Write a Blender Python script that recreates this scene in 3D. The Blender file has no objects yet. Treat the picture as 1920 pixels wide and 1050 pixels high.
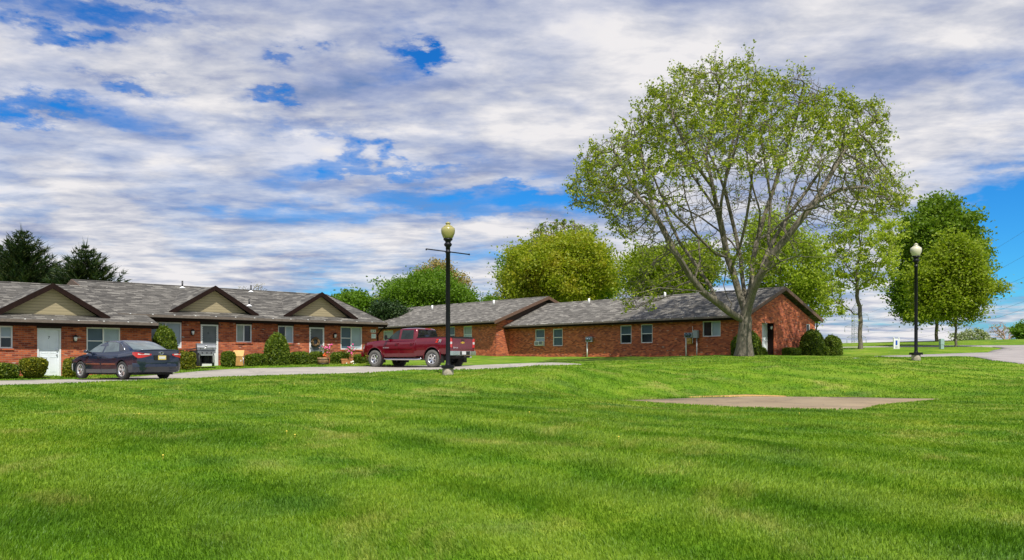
import bpy, bmesh, math, random
import numpy as np
from mathutils import Vector, Matrix
random.seed(7); RNG = np.random.default_rng(11)
R = math.radians
scene = bpy.context.scene
COL = scene.collection

# ------------------------------------------------------------------ camera (eye is the origin; ground is about 1.6 m lower)
F = 1600.0; HX = 960.0; HY = 672.0
cd = bpy.data.cameras.new('camera'); cam = bpy.data.objects.new('camera', cd); COL.objects.link(cam)
cd.sensor_width = 36; cd.lens = 30.0; cd.shift_y = (HY - 525) / 1920; cd.clip_end = 6000; cd.clip_start = .1
cam.rotation_euler = (R(90), 0, 0)
scene.camera = cam

def at(px, py, Y): return Vector(((px - HX) / F * Y, Y, (HY - py) / F * Y))

# ------------------------------------------------------------------ helpers
def link(o, parent=None):
    COL.objects.link(o)
    if parent is not None: o.parent = parent
    return o
def tag(o, label=None, cat=None, group=None, kind=None):
    if label: o['label'] = label
    if cat: o['category'] = cat
    if group: o['group'] = group
    if kind: o['kind'] = kind
    return o
def empty(name, loc, rz=0):
    o = bpy.data.objects.new(name, None); o.location = loc; o.rotation_euler = (0, 0, rz); o.empty_display_size = .3
    return link(o)

class MB:
    def __init__(s): s.v = []; s.f = []; s.uv = []; s.sm = []
    def poly(s, pts, uv=None, smooth=False):
        i = len(s.v); s.v += [tuple(p) for p in pts]; s.f.append(tuple(range(i, i + len(pts))))
        s.uv.append(uv or [(0, 0)] * len(pts)); s.sm.append(smooth)
    def box(s, c, d, rz=0, tilt=None):
        hx, hy, hz = d[0] / 2, d[1] / 2, d[2] / 2
        M = Matrix.Rotation(rz, 3, 'Z')
        if tilt is not None: M = M @ tilt
        P = [Vector(c) + M @ Vector((x * hx, y * hy, z * hz)) for x in (-1, 1) for y in (-1, 1) for z in (-1, 1)]
        for q in ((0, 1, 3, 2), (4, 6, 7, 5), (0, 4, 5, 1), (2, 3, 7, 6), (0, 2, 6, 4), (1, 5, 7, 3)):
            s.poly([P[k] for k in q])
    def tube(s, pts, rad, n=8, cap=True):
        pts = [Vector(p) for p in pts]
        if not hasattr(rad, '__len__'): rad = [rad] * len(pts)
        base = len(s.v); prev = None
        for i, p in enumerate(pts):
            d = (pts[min(i + 1, len(pts) - 1)] - pts[max(i - 1, 0)])
            d = d.normalized() if d.length > 1e-9 else Vector((0, 0, 1))
            a = Vector((1, 0, 0)) if abs(d.x) < .8 else Vector((0, 1, 0))
            if prev is not None: a = prev
            b = d.cross(a).normalized(); a = b.cross(d).normalized(); prev = a
            for k in range(n):
                t = 2 * math.pi * k / n
                s.v.append(tuple(p + (a * math.cos(t) + b * math.sin(t)) * rad[i]))
        for i in range(len(pts) - 1):
            for k in range(n):
                k2 = (k + 1) % n
                s.f.append((base + i * n + k, base + i * n + k2, base + (i + 1) * n + k2, base + (i + 1) * n + k)); s.uv.append([(0, 0)] * 4); s.sm.append(True)
        if cap:
            s.f.append(tuple(base + k for k in range(n))[::-1]); s.uv.append([(0, 0)] * n); s.sm.append(False)
            e = base + (len(pts) - 1) * n
            s.f.append(tuple(e + k for k in range(n))); s.uv.append([(0, 0)] * n); s.sm.append(False)
    def lathe(s, prof, n=20, c=(0, 0, 0), M=None, ribs=0, ribamp=0):
        base = len(s.v); c = Vector(c)
        for (r, z) in prof:
            for k in range(n):
                t = 2 * math.pi * k / n; rr = r * (1 + ribamp * math.cos(ribs * t)) if ribs else r
                p = Vector((rr * math.cos(t), rr * math.sin(t), z))
                if M is not None: p = M @ p
                s.v.append(tuple(c + p))
        for i in range(len(prof) - 1):
            for k in range(n):
                k2 = (k + 1) % n
                s.f.append((base + i * n + k, base + i * n + k2, base + (i + 1) * n + k2, base + (i + 1) * n + k)); s.uv.append([(0, 0)] * 4); s.sm.append(True)
    def build(s, name, mat, parent=None, off=None, label=None, smooth=None):
        me = bpy.data.meshes.new(name)
        off = Vector(off) if off is not None else None
        vs = s.v if off is None else [(v[0] - off.x, v[1] - off.y, v[2] - off.z) for v in s.v]
        me.from_pydata(vs, [], s.f)
        ul = me.uv_layers.new(name='UVMap')
        flat = [c for f in s.uv for uv in f for c in uv]
        ul.data.foreach_set('uv', flat)
        sm = s.sm if smooth is None else [smooth] * len(s.f)
        me.polygons.foreach_set('use_smooth', sm)
        for m in (mat if isinstance(mat, (list, tuple)) else [mat]): me.materials.append(m)
        o = link(bpy.data.objects.new(name, me), parent)
        if label: o['label'] = label
        return o

def np_mesh(name, V, Fc, mat, parent=None, smooth=False, fcol=None):
    V = np.ascontiguousarray(V, dtype=np.float32); Fc = np.ascontiguousarray(Fc, dtype=np.int32)
    n, k = Fc.shape
    me = bpy.data.meshes.new(name); me.vertices.add(len(V)); me.vertices.foreach_set('co', V.ravel())
    me.loops.add(n * k); me.loops.foreach_set('vertex_index', Fc.ravel())
    me.polygons.add(n); me.polygons.foreach_set('loop_start', np.arange(0, n * k, k, dtype=np.int32))
    me.polygons.foreach_set('use_smooth', np.full(n, smooth, dtype=bool))
    if fcol is not None:
        a = me.attributes.new('tint', 'FLOAT', 'FACE'); a.data.foreach_set('value', np.ascontiguousarray(fcol, dtype=np.float32))
    me.update(); me.validate()
    for m in (mat if isinstance(mat, (list, tuple)) else [mat]): me.materials.append(m)
    return link(bpy.data.objects.new(name, me), parent)

# ------------------------------------------------------------------ materials
class NT:
    def __init__(s, name):
        s.m = bpy.data.materials.new(name); s.m.use_nodes = True; s.t = s.m.node_tree; s.b = s.t.nodes['Principled BSDF']; s.o = s.t.nodes['Material Output']
    def n(s, typ, **kw):
        x = s.t.nodes.new(typ)
        for k, v in kw.items():
            if k in x.bl_rna.properties: setattr(x, k, v)
            else: x.inputs[k.replace('_', ' ')].default_value = v
        return x
    def l(s, a, b): s.t.links.new(a, b)
    def ramp(s, fac, stops, interp='LINEAR'):
        r = s.t.nodes.new('ShaderNodeValToRGB'); r.color_ramp.interpolation = interp
        e = r.color_ramp.elements
        while len(e) < len(stops): e.new(.5)
        for x, (p, c) in zip(e, stops): x.position = p; x.color = (*c, 1) if len(c) == 3 else c
        s.l(fac, r.inputs[0]); return r.outputs[0]
    def mix(s, fac, a, b, typ='MIX'):
        x = s.t.nodes.new('ShaderNodeMix'); x.data_type = 'RGBA'; x.blend_type = typ
        for i, v in ((0, fac), (6, a), (7, b)):
            if hasattr(v, 'links') or isinstance(v, bpy.types.NodeSocket): s.l(v, x.inputs[i])
            else: x.inputs[i].default_value = v if i == 0 else ((*v, 1) if len(v) == 3 else v)
        return x.outputs[2]
    def math(s, op, a, b=0.0, clamp=False):
        x = s.t.nodes.new('ShaderNodeMath'); x.operation = op; x.use_clamp = clamp
        for i, v in ((0, a), (1, b)):
            if isinstance(v, bpy.types.NodeSocket): s.l(v, x.inputs[i])
            else: x.inputs[i].default_value = v
        return x.outputs[0]
    def noise(s, vec, scale, detail=3, rough=.55, dist=0):
        x = s.t.nodes.new('ShaderNodeTexNoise'); x.inputs['Scale'].default_value = scale; x.inputs['Detail'].default_value = detail
        x.inputs['Roughness'].default_value = rough; x.inputs['Distortion'].default_value = dist
        if vec is not None: s.l(vec, x.inputs['Vector'])
        return x.outputs['Fac']
    def bump(s, h, strength=.4, dist=.02):
        x = s.t.nodes.new('ShaderNodeBump'); x.inputs['Strength'].default_value = strength; x.inputs['Distance'].default_value = dist
        s.l(h, x.inputs['Height']); s.l(x.outputs[0], s.b.inputs['Normal']); return x
    def vmul(s, vec, v):
        x = s.t.nodes.new('ShaderNodeMapping'); x.inputs['Scale'].default_value = v; s.l(vec, x.inputs['Vector']); return x.outputs[0]

def plain(name, col, rough=.6, metal=0, noise=.0, scale=8, coat=0, bump=0, spec=None):
    k = NT(name); k.b.inputs['Roughness'].default_value = rough; k.b.inputs['Metallic'].default_value = metal
    if coat: k.b.inputs['Coat Weight'].default_value = coat; k.b.inputs['Coat Roughness'].default_value = .04
    if spec is not None: k.b.inputs['Specular IOR Level'].default_value = spec
    tc = k.n('ShaderNodeTexCoord')
    nf = k.noise(tc.outputs['Object'], scale, 4)
    lo = tuple(max(0, c * (1 - noise)) for c in col); hi = tuple(min(1, c * (1 + noise)) for c in col)
    k.l(k.ramp(nf, [(.3, lo), (.7, hi)]), k.b.inputs['Base Color'])
    if bump: k.bump(nf, bump, .02)
    return k.m

def mat_brick(name='brick', seed=0.0, tone=1.0):
    k = NT(name); uv = k.n('ShaderNodeUVMap').outputs[0]
    b = k.n('ShaderNodeTexBrick'); k.l(uv, b.inputs['Vector']); b.offset = .5
    b.inputs['Scale'].default_value = 1; b.inputs['Brick Width'].default_value = .23; b.inputs['Row Height'].default_value = .081
    b.inputs['Mortar Size'].default_value = .007; b.inputs['Mortar Smooth'].default_value = .3; b.inputs['Bias'].default_value = -.1
    b.inputs['Color1'].default_value = (.0, .0, .0, 1); b.inputs['Color2'].default_value = (1, 1, 1, 1); b.inputs['Mortar'].default_value = (.5, .5, .5, 1)
    T = tone
    col = k.ramp(b.outputs['Color'], [(.0, (.22 * T, .040 * T, .017 * T)), (.2, (.34 * T, .070 * T, .024 * T)), (.55, (.47 * T, .105 * T, .033 * T)), (.93, (.58 * T, .165 * T, .060 * T)), (.985, (.62, .40, .27))])
    big = k.noise(uv, .8, 3)
    col = k.mix(k.math('MULTIPLY', k.math('SUBTRACT', big, .42, True), .8), col, (.2 * T, .033 * T, .014 * T))
    fine = k.noise(uv, 26, 2)
    col = k.mix(.25, col, k.ramp(fine, [(.3, (.35, .3, .3)), (.7, (1, 1, 1))]), 'MULTIPLY')
    w = k.ramp(k.noise(k.vmul(uv, (1, 3.2, 1)), 2.6, 1), [(.70, (0, 0, 0)), (.73, (1, 1, 1))])
    col = k.mix(k.math('MULTIPLY', w, .8), col, (.6, .5, .42))
    col = k.mix(b.outputs['Fac'], col, (.30, .19, .13))
    k.l(col, k.b.inputs['Base Color']); k.b.inputs['Roughness'].default_value = .85
    stk = k.ramp(k.noise(k.vmul(uv, (1.0, 9, 1)), 2.4, 3), [(.35, (.72, .70, .70)), (.6, (1.12, 1.12, 1.1))]); k.l(k.mix(.9, col, stk, 'MULTIPLY'), k.b.inputs['Base Color'])
    h = k.math('SUBTRACT', 1.0, b.outputs['Fac']); k.bump(h, .5, .01)
    return k.m

def mat_shingle(name, c0, c1, c2):
    k = NT(name); uv = k.n('ShaderNodeUVMap').outputs[0]
    b = k.n('ShaderNodeTexBrick'); k.l(uv, b.inputs['Vector']); b.offset = .37
    b.inputs['Scale'].default_value = 1; b.inputs['Brick Width'].default_value = .42; b.inputs['Row Height'].default_value = .145
    b.inputs['Mortar Size'].default_value = .008; b.inputs['Mortar Smooth'].default_value = .2
    b.inputs['Color1'].default_value = (0, 0, 0, 1); b.inputs['Color2'].default_value = (1, 1, 1, 1); b.inputs['Mortar'].default_value = (.5, .5, .5, 1)
    col = k.ramp(b.outputs['Color'], [(.0, c0), (.40, c1), (.75, c2), (.95, tuple(min(1, x * 1.7) for x in c2))])
    st = k.ramp(k.noise(k.vmul(uv, (1.6, 6.5, 1)), 3.6, 3, .65), [(.35, (.55, .55, .55)), (.52, (1, 1, 1)), (.66, (1.0, 1.0, 1.0)), (.78, (1.0, 1, 1))])
    col = k.mix(.8, col, st, 'MULTIPLY')
    stain = k.noise(uv, .35, 4, .6)
    col = k.mix(k.math('MULTIPLY', k.math('SUBTRACT', stain, .45, True), 1.6), col, tuple(x * .55 for x in c1))
    col = k.mix(k.math('MULTIPLY', b.outputs['Fac'], .75), col, tuple(x * .4 for x in c0))
    gr = k.noise(uv, 60, 2)
    col = k.mix(.4, col, k.ramp(gr, [(.3, (.5, .5, .5)), (.7, (1, 1, 1))]), 'MULTIPLY')
    k.l(col, k.b.inputs['Base Color']); k.b.inputs['Roughness'].default_value = .9
    k.bump(k.mix(.5, k.math('SUBTRACT', 1.0, b.outputs['Fac']), b.outputs['Color']), .6, .02)
    return k.m

def mat_siding(name, col, pitch=.12, vertical=False):
    k = NT(name); uv = k.n('ShaderNodeUVMap').outputs[0]
    sp = k.n('ShaderNodeSeparateXYZ'); k.l(uv, sp.inputs[0])
    f = k.math('FRACT', k.math('DIVIDE', sp.outputs[0 if vertical else 1], pitch))
    c = k.ramp(f, [(.0, tuple(x * .25 for x in col)), (.10, tuple(x * .8 for x in col)), (.9, col)])
    n = k.noise(k.vmul(uv, (.6, 6, 1)), 3, 3)
    c = k.mix(.3, c, k.ramp(n, [(.3, (.7, .7, .7)), (.7, (1, 1, 1))]), 'MULTIPLY')
    k.l(c, k.b.inputs['Base Color']); k.b.inputs['Roughness'].default_value = .7; k.bump(f, .7, .02)
    return k.m

def mat_leaf(name, c0, c1, c2, trans=.35, rough=.55, patch=None):
    k = NT(name); g = k.n('ShaderNodeNewGeometry')
    col = k.ramp(g.outputs['Random Per Island'], [(.0, c0), (.5, c1), (1., c2)])
    tc = k.n('ShaderNodeTexCoord')
    nz = k.noise(tc.outputs['Object'], .55, 3)
    if patch: col = k.mix(k.ramp(nz, [(.47, (0, 0, 0)), (.66, (.8, .8, .8))]), col, patch)
    k.l(col, k.b.inputs['Base Color']); k.b.inputs['Roughness'].default_value = rough
    k.b.inputs['Specular IOR Level'].default_value = .35
    tr = k.n('ShaderNodeBsdfTranslucent'); k.l(k.mix(1.0, col, (1.0, 1.1, .55), 'MULTIPLY'), tr.inputs[0])
    ms = k.n('ShaderNodeMixShader'); ms.inputs[0].default_value = trans
    k.l(k.b.outputs[0], ms.inputs[1]); k.l(tr.outputs[0], ms.inputs[2]); k.l(ms.outputs[0], k.o.inputs[0])
    return k.m

def mat_bark(name, c0, c1):
    k = NT(name); tc = k.n('ShaderNodeTexCoord').outputs['Object']
    n1 = k.noise(k.vmul(tc, (7, 7, 1.3)), 2.2, 5, .7); n2 = k.noise(tc, .8, 3)
    c = k.ramp(n1, [(.32, c0), (.62, c1)])
    c = k.mix(k.math('MULTIPLY', n2, .5), c, tuple((a + b) * .55 for a, b in zip(c0, c1)))
    k.l(c, k.b.inputs['Base Color']); k.b.inputs['Roughness'].default_value = .95; k.bump(n1, .9, .05)
    return k.m

def grass_color(k, blades):
    """Colour of the turf by where it grows: paler dry patches, deep blue-green patches, wheel-wide mower stripes."""
    p = k.n('ShaderNodeNewGeometry').outputs['Position']
    base = k.noise(p, .22, 4, .6); fine = k.noise(k.vmul(p, (1, 1, .3)), 1.3, 4, .65); dry = k.noise(p, .5, 5, .65, .6); blue = k.noise(k.vmul(p, (1.0, 1.4, 1)), .33, 3, .5, .3)
    c = k.ramp(k.math('ADD', k.math('MULTIPLY', base, .5), k.math('MULTIPLY', fine, .5)),
               [(.35, (.060, .145, .006)), (.46, (.100, .215, .009)), (.56, (.160, .275, .015)), (.68, (.28, .35, .04))])
    sp = k.n('ShaderNodeSeparateXYZ'); k.l(p, sp.inputs[0])
    wob = k.math('MULTIPLY', k.noise(p, .15, 2), 3.0)
    s = k.math('SINE', k.math('MULTIPLY', k.math('ADD', k.math('ADD', k.math('MULTIPLY', sp.outputs[0], .70), k.math('MULTIPLY', sp.outputs[1], .71)), k.math('MULTIPLY', wob, .6)), 3.3))
    stripe = k.math('MULTIPLY', k.math('ADD', k.math('MULTIPLY', s, .5), .5), k.math('MULTIPLY', k.math('SUBTRACT', k.noise(p, .12, 2), .24, True), 1.25))
    c = k.mix(stripe, c, (.27, .35, .045))
    c = k.mix(k.ramp(dry, [(.55, (0, 0, 0)), (.70, (.7, .7, .7))]), c, (.37, .36, .10))
    c = k.mix(k.ramp(blue, [(.57, (0, 0, 0)), (.70, (.5, .5, .5))]), c, (.045, .135, .026))
    return c

def mat_ground():
    k = NT('turf'); c = grass_color(k, False)
    p = k.n('ShaderNodeNewGeometry').outputs['Position']
    f = k.noise(p, 9, 4, .7)
    c = k.mix(.6, c, k.ramp(f, [(.3, (.5, .5, .42)), (.65, (1, 1, 1))]), 'MULTIPLY')
    k.l(c, k.b.inputs['Base Color']); k.b.inputs['Roughness'].default_value = .9; k.b.inputs['Specular IOR Level'].default_value = .1
    k.bump(f, .8, .06)
    return k.m

def mat_grass(name='grass_blades'):
    k = NT(name); c = grass_color(k, True); g = k.n('ShaderNodeNewGeometry')
    v = k.ramp(g.outputs['Random Per Island'], [(.0, (.78, .84, .7)), (.6, (1.08, 1.06, 1)), (.95, (1.3, 1.22, 1.1)), (1., (1.9, 1.6, 1.7))])
    c = k.mix(1.0, c, v, 'MULTIPLY')
    k.l(c, k.b.inputs['Base Color']); k.b.inputs['Roughness'].default_value = .5; k.b.inputs['Specular IOR Level'].default_value = .25
    tr = k.n('ShaderNodeBsdfTranslucent'); k.l(k.mix(1.0, c, (1.0, 1.15, .4), 'MULTIPLY'), tr.inputs[0])
    ms = k.n('ShaderNodeMixShader'); ms.inputs[0].default_value = .3
    k.l(k.b.outputs[0], ms.inputs[1]); k.l(tr.outputs[0], ms.inputs[2]); k.l(ms.outputs[0], k.o.inputs[0])
    return k.m

def mat_asphalt(name, c0, c1, crack=True):
    k = NT(name); p = k.n('ShaderNodeNewGeometry').outputs['Position']
    n = k.noise(p, .6, 5, .6); g = k.noise(p, 30, 3, .7)
    c = k.ramp(n, [(.3, c0), (.7, c1)])
    c = k.mix(.5, c, k.ramp(g, [(.3, (.6, .6, .6)), (.7, (1, 1, 1))]), 'MULTIPLY')
    if crack:
        v = k.n('ShaderNodeTexVoronoi'); v.feature = 'DISTANCE_TO_EDGE'; v.inputs['Scale'].default_value = .28
        x = k.n('ShaderNodeVectorMath'); x.operation = 'ADD'; k.l(p, x.inputs[0])
        nn = k.n('ShaderNodeTexNoise'); nn.inputs['Scale'].default_value = 1.5; k.l(p, nn.inputs['Vector']); k.l(nn.outputs['Color'], x.inputs[1])
        k.l(x.outputs[0], v.inputs['Vector'])
        cr = k.ramp(v.outputs['Distance'], [(.0, (1, 1, 1)), (.012, (0, 0, 0))])
        c = k.mix(k.math('MULTIPLY', cr, .6), c, (.05, .05, .05))
    k.l(c, k.b.inputs['Base Color']); k.b.inputs['Roughness'].default_value = .9; k.bump(g, .4, .01)
    return k.m

M = dict(
    brick=mat_brick('brick', tone=1.12), brick2=mat_brick('brick_far_row', tone=1.30),
    roof=mat_shingle('shingles_grey', (.052, .047, .040), (.105, .096, .082), (.17, .158, .136)),
    roof2=mat_shingle('shingles_tan', (.085, .077, .066), (.145, .133, .115), (.205, .19, .165)),
    tan=mat_siding('tan_siding', (.47, .39, .235)), brownsid=mat_siding('brown_siding', (.075, .042, .03), .2, True),
    fascia=plain('brown_trim', (.017, .008, .006), .85, noise=.25, spec=.15), fascia2=plain('brown_trim_light', (.13, .075, .050), .55, noise=.2),
    gutter=plain('gutter_metal', (.17, .135, .11), .35, metal=.2, noise=.2), soffit=plain('soffit', (.05, .038, .03), .8),
    white=plain('white_paint', (.74, .75, .74), .45, noise=.06), door=plain('door_paint', (.76, .81, .83), .4, noise=.06, scale=2),
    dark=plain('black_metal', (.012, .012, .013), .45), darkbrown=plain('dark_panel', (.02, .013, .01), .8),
    glass_d=plain('window_dark', (.018, .024, .03), .08, noise=.4, scale=1.5), glass_b=plain('window_blue_shade', (.06, .10, .135), .25, noise=.15, scale=2),
    blind=plain('window_pale_blind', (.34, .42, .47), .35, noise=.12, scale=2), blindg=plain('window_green_blind', (.26, .30, .27), .35, noise=.15, scale=2),
    screen=plain('screen_mesh', (.12, .135, .145), .6, noise=.15, scale=3),
    lampglass=plain('lamp_glass', (.8, .8, .75), .3), concrete=plain('concrete', (.38, .33, .26), .9, noise=.3, bump=.3),
    post=plain('post_black', (.006, .006, .010), .45, noise=.3, spec=.3), globe=plain('globe_amber', (.36, .32, .12), .22, noise=.1, scale=3), globe2=plain('globe_cream', (.62, .58, .44), .22, noise=.08, scale=3),
    grey=plain('grey_metal', (.33, .36, .38), .5, metal=.1, noise=.1), grey2=plain('grill_grey', (.17, .18, .19), .4, metal=.3, noise=.15), steel=plain('steel', (.55, .55, .55), .25, metal=.8),
    cover=plain('black_cover', (.008, .008, .009), .8), wood=plain('cedar', (.42, .22, .06), .7, noise=.25, scale=6), woodlid=plain('cedar_lid', (.60, .33, .11), .7, noise=.2, scale=5),
    terra=plain('terracotta', (.42, .17, .06), .8, noise=.25), barrel=plain('barrel_wood', (.22, .13, .06), .8, noise=.4), soil=plain('soil', (.05, .035, .02), .95),
    yellowmetal=plain('gas_meter_paint', (.45, .28, .05), .5, noise=.1), pvc=plain('white_pipe', (.8, .8, .78), .4), flash=plain('flashing', (.75, .75, .75), .4),
    blue=plain('sign_blue', (.02, .08, .42), .4), bluetext=plain('pale_blue_print', (.3, .5, .62), .5), boxgreen=plain('pedestal_paint', (.28, .40, .38), .6, noise=.12),
    wreath=plain('wreath_straw', (.14, .085, .035), .9, noise=.5, scale=30, bump=.6),
    steeltower=plain('galvanised_steel', (.33, .36, .40), .6), wire=plain('wire', (.08, .10, .14), .6),
)

# ------------------------------------------------------------------ terrain height function
P_ = [  # (px, py, distance)
    (0, 1050, 6.8), (960, 1050, 6.8), (1920, 1050, 6.8), (200, 850, 11.5), (600, 850, 11.8), (200, 765, 19), (600, 765, 19.5), (900, 770, 18.5), (960, 850, 11.8),
    (0, 722.8, 27.7), (200, 715.3, 29.8), (340, 710, 31.1), (430, 706, 32.5), (586, 701.7, 33.5), (700, 698, 34.4), (828, 692.5, 36.8), (960, 690.9, 36.4), (1004, 688.5, 37.7), (1087, 685, 39.3),
    (0, 714, 32.4), (140, 709.5, 33.7), (332, 699.7, 37.0), (461, 690.8, 40.0), (600, 688, 41.6), (700, 686, 43), (893, 685.7, 46), (960, 685.6, 46), (706, 688.5, 42.4), (813, 688.8, 40.4), (152, 711.8, 34.0), (233, 711.6, 31.3), (308, 710, 32.4),
    (40, 706, 34.3), (91, 707, 35.2), (400, 687, 41.2), (540, 686, 42.4), (690, 684, 44.8), (740, 681, 50), (840, 706, 32), (780, 712, 29),
    (900, 679, 55), (950, 668.5, 67), (1100, 669.5, 61.5), (1250, 668, 56), (1396, 667, 47), (1440, 666.5, 52), (1530, 666, 57), (1570, 666, 54), (1330, 667.5, 52),
    (1050, 689, 33.5), (1000, 680, 43), (1200, 679, 43), (1400, 674.5, 43.5), (1250, 690, 37.6), (1400, 690, 37.2), (1600, 690, 36.5), (1600, 675, 42.5), (1717, 676, 42.3), (1330, 712, 33.8), (1500, 712, 34), (1650, 712, 33.6),
    (1308, 746, 30.3), (1413, 743, 31.5), (1600, 745, 30.7), (1763, 748, 29.5), (1169, 751, 28.4), (1640, 760, 25.5), (1603, 768, 23.3), (1355, 762, 24.9), (1450, 753, 27.6),
    (1100, 737, 29.5), (1050, 716, 30), (1000, 742, 25), (880, 742, 25), (1400, 800, 17.5), (1400, 900, 10), (1700, 800, 17.2), (1850, 747, 28.6), (1915, 727, 31), (1850, 702, 36.5), (1920, 681, 41),
    (1785, 667, 47.5), (1640, 668.5, 49), (1747, 663.7, 52), (1852, 660.9, 54), (1882, 652.8, 62), (1691, 650.4, 68), (1920, 647, 72), (1597, 651, 68), (1613, 655, 60), (1765, 654, 63),
    (1600, 643.5, 80), (1760, 640, 80), (1920, 636, 82)]
PTS = [tuple(at(*p)) for p in P_] + [(0, -12, -1.7), (-20, 0, -1.5), (20, 0, -1.65), (-45, 0, -1.5), (45, 0, -1.5), (-45, 28, -1.2), (-40, 60, .2), (-25, 85, .6), (0, 105, .7), (35, 115, 1.2), (70, 115, 1.3),
       (60, 45, -.1), (75, 82, 1.9), (-75, 40, -.5), (-60, 90, .5), (95, 40, 0), (-75, -20, -1.6), (75, -20, -1.6), (90, 115, 1.3)]
PA = np.array(PTS)
_C2 = 9.0
def _ker(A, B): return np.sqrt(((A[:, None, :2] - B[None, :, :2]) ** 2).sum(-1) + _C2)
_n = len(PA); _K = _ker(PA, PA) - .0 * np.eye(_n)
_A = np.zeros((_n + 1, _n + 1)); _A[:_n, :_n] = _K - .06 * np.eye(_n); _A[:_n, _n] = 1; _A[_n, :_n] = 1
_W = np.linalg.solve(_A, np.append(PA[:, 2], 0))
def _bumps(x, y):
    return (.035 * np.sin(x * .61 + 1.3 * np.sin(y * .37)) * np.sin(y * .53 + 1.1 * np.sin(x * .29 + 1)) + .02 * np.sin(x * 1.7 + y * .9) * np.sin(y * 1.45 - x * .6)
            + .008 * np.sin(x * 4.1 - y * 2.3) * np.sin(y * 3.7 + x * 1.9))
PAD = [tuple(at(*p))[:2] for p in ((1169, 751, 28.4), (1308, 746, 30.3), (1413, 743, 31.5), (1600, 745, 30.7), (1763.5, 748, 29.5), (1640, 760, 25.5), (1608, 768, 23.4), (1555, 767.6, 23.4), (1355, 762, 24.9))]
ROAD_NEAR = [tuple(at(*p))[:2] for p in ((0, 722.8, 27.7), (117, 719, 28.7), (200, 715, 29.8), (340, 710, 31.1), (430, 706, 32.5), (586, 701.7, 33.6), (680, 699, 34.2), (757, 693.5, 36.4), (828, 692.5, 37.0), (960, 690.9, 36.5), (1004, 688.5, 37.7), (1090, 685, 39.3))]
ROAD_FAR = [tuple(at(*p))[:2] for p in ((0, 714, 32.4), (140, 709.5, 33.7), (260, 704, 35.6), (332, 699.7, 37.1), (400, 694.6, 38.8), (461, 690.8, 40.1), (600, 688, 41.7), (700, 686, 43.2), (800, 685.8, 45), (893, 685.7, 46.2), (980, 685.4, 45.8), (1090, 685, 40.6))]
ROAD_NEAR = [(-75, 8.)] + [(-34, 22.5)] + ROAD_NEAR; ROAD_FAR = [(-75, 14.), (-34, 27.6)] + ROAD_FAR
ROAD = ROAD_NEAR + ROAD_FAR[::-1]
PATH_OUT = [tuple(at(*p))[:2] for p in ((1636, 668.6, 48.6), (1680, 671, 46.5), (1712, 669.7, 46.2), (1727, 667.6, 47.2), (1785, 666.9, 47.5), (1822, 668.8, 46.5), (1860, 674.4, 43), (1907, 679, 41.3), (1925, 680.5, 40.6))] + [(45, 36), (60, 36), (62, 72), (50, 74)] + \
           [tuple(at(*p))[:2] for p in ((1920, 646.9, 72.2), (1822, 647.2, 71.6), (1766, 648, 71), (1691, 649, 70.4), (1560, 650, 69.8), (1480, 650, 69.8))]
PATH_IN = [tuple(at(*p))[:2] for p in ((1480, 651, 67.8), (1597, 651, 67.8), (1691, 650.4, 68), (1785, 650, 68), (1860, 650.4, 67), (1884, 652.6, 62.5), (1862, 656.6, 58), (1852, 660.9, 54.3), (1804, 662, 53.2), (1747, 663.7, 51.8), (1710, 665.4, 51), (1640, 667, 50.2))]
PATH = PATH_OUT + PATH_IN
def inside(poly, x, y):
    c = np.zeros(np.shape(x), bool); n = len(poly)
    for i in range(n):
        x1, y1 = poly[i]; x2, y2 = poly[(i + 1) % n]
        if y1 == y2: continue
        m = ((y1 > y) != (y2 > y)) & (x < (x2 - x1) * (y - y1) / (y2 - y1) + x1); c ^= m
    return c
def pdist(poly, x, y, closed=True):
    d = np.full(np.shape(x), 1e9); n = len(poly)
    for i in range(n if closed else n - 1):
        a = np.array(poly[i]); b = np.array(poly[(i + 1) % n]); ab = b - a
        t = np.clip(((x - a[0]) * ab[0] + (y - a[1]) * ab[1]) / max(1e-9, (ab ** 2).sum()), 0, 1)
        d = np.minimum(d, np.hypot(x - a[0] - t * ab[0], y - a[1] - t * ab[1]))
    return d
def smooth(x): x = np.clip(x, 0, 1); return x * x * (3 - 2 * x)
PADZ = -1.40
def base_h(x, y, bumps=True):
    x = np.atleast_1d(np.asarray(x, float)); y = np.atleast_1d(np.asarray(y, float)); out = np.empty(x.shape)
    xs = np.clip(x.ravel(), -90, 100); ys = np.clip(y.ravel(), -25, 125); o = np.empty(xs.shape)
    for i in range(0, len(xs), 20000):
        Q = np.stack([xs[i:i + 20000], ys[i:i + 20000]], 1)
        o[i:i + 20000] = _ker(Q, PA) @ _W[:_n] + _W[_n]
    o = o.reshape(x.shape)
    far = smooth((np.hypot(x, y - 30) - 95) / 200)
    o = o * (1 - far) + (-3.5) * far
    if bumps:
        near = 1 - smooth((np.hypot(x, y) - 60) / 40)
        o = o + _bumps(x, y) * near * (1 - .8 * smooth(1 - pdist(ROAD, x, y) / 3) )
    return o
def height(x, y):
    x = np.atleast_1d(np.asarray(x, float)); y = np.atleast_1d(np.asarray(y, float))
    o = base_h(x, y)
    bw = np.exp(-((x - 11) / 12) ** 2 - ((y - 37) / 4.5) ** 2)
    o = o + bw * (.07 * np.sin(x * 1.1 + 1.5 * np.sin(y * .9)) * np.sin(y * 1.3 + x * .35) + .035 * np.sin(x * 2.7 + y * 1.9) * np.sin(y * 2.9 - x))
    ip = inside(PAD, x, y); dp = pdist(PAD, x, y); dd = np.where(ip, 0, dp)
    w = 1 - smooth(dd / 1.8); o = o * (1 - w) + PADZ * w
    return o
def hz(x, y): return float(height([x], [y])[0])
def road_h(x, y): return base_h(x, y, False)
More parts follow.
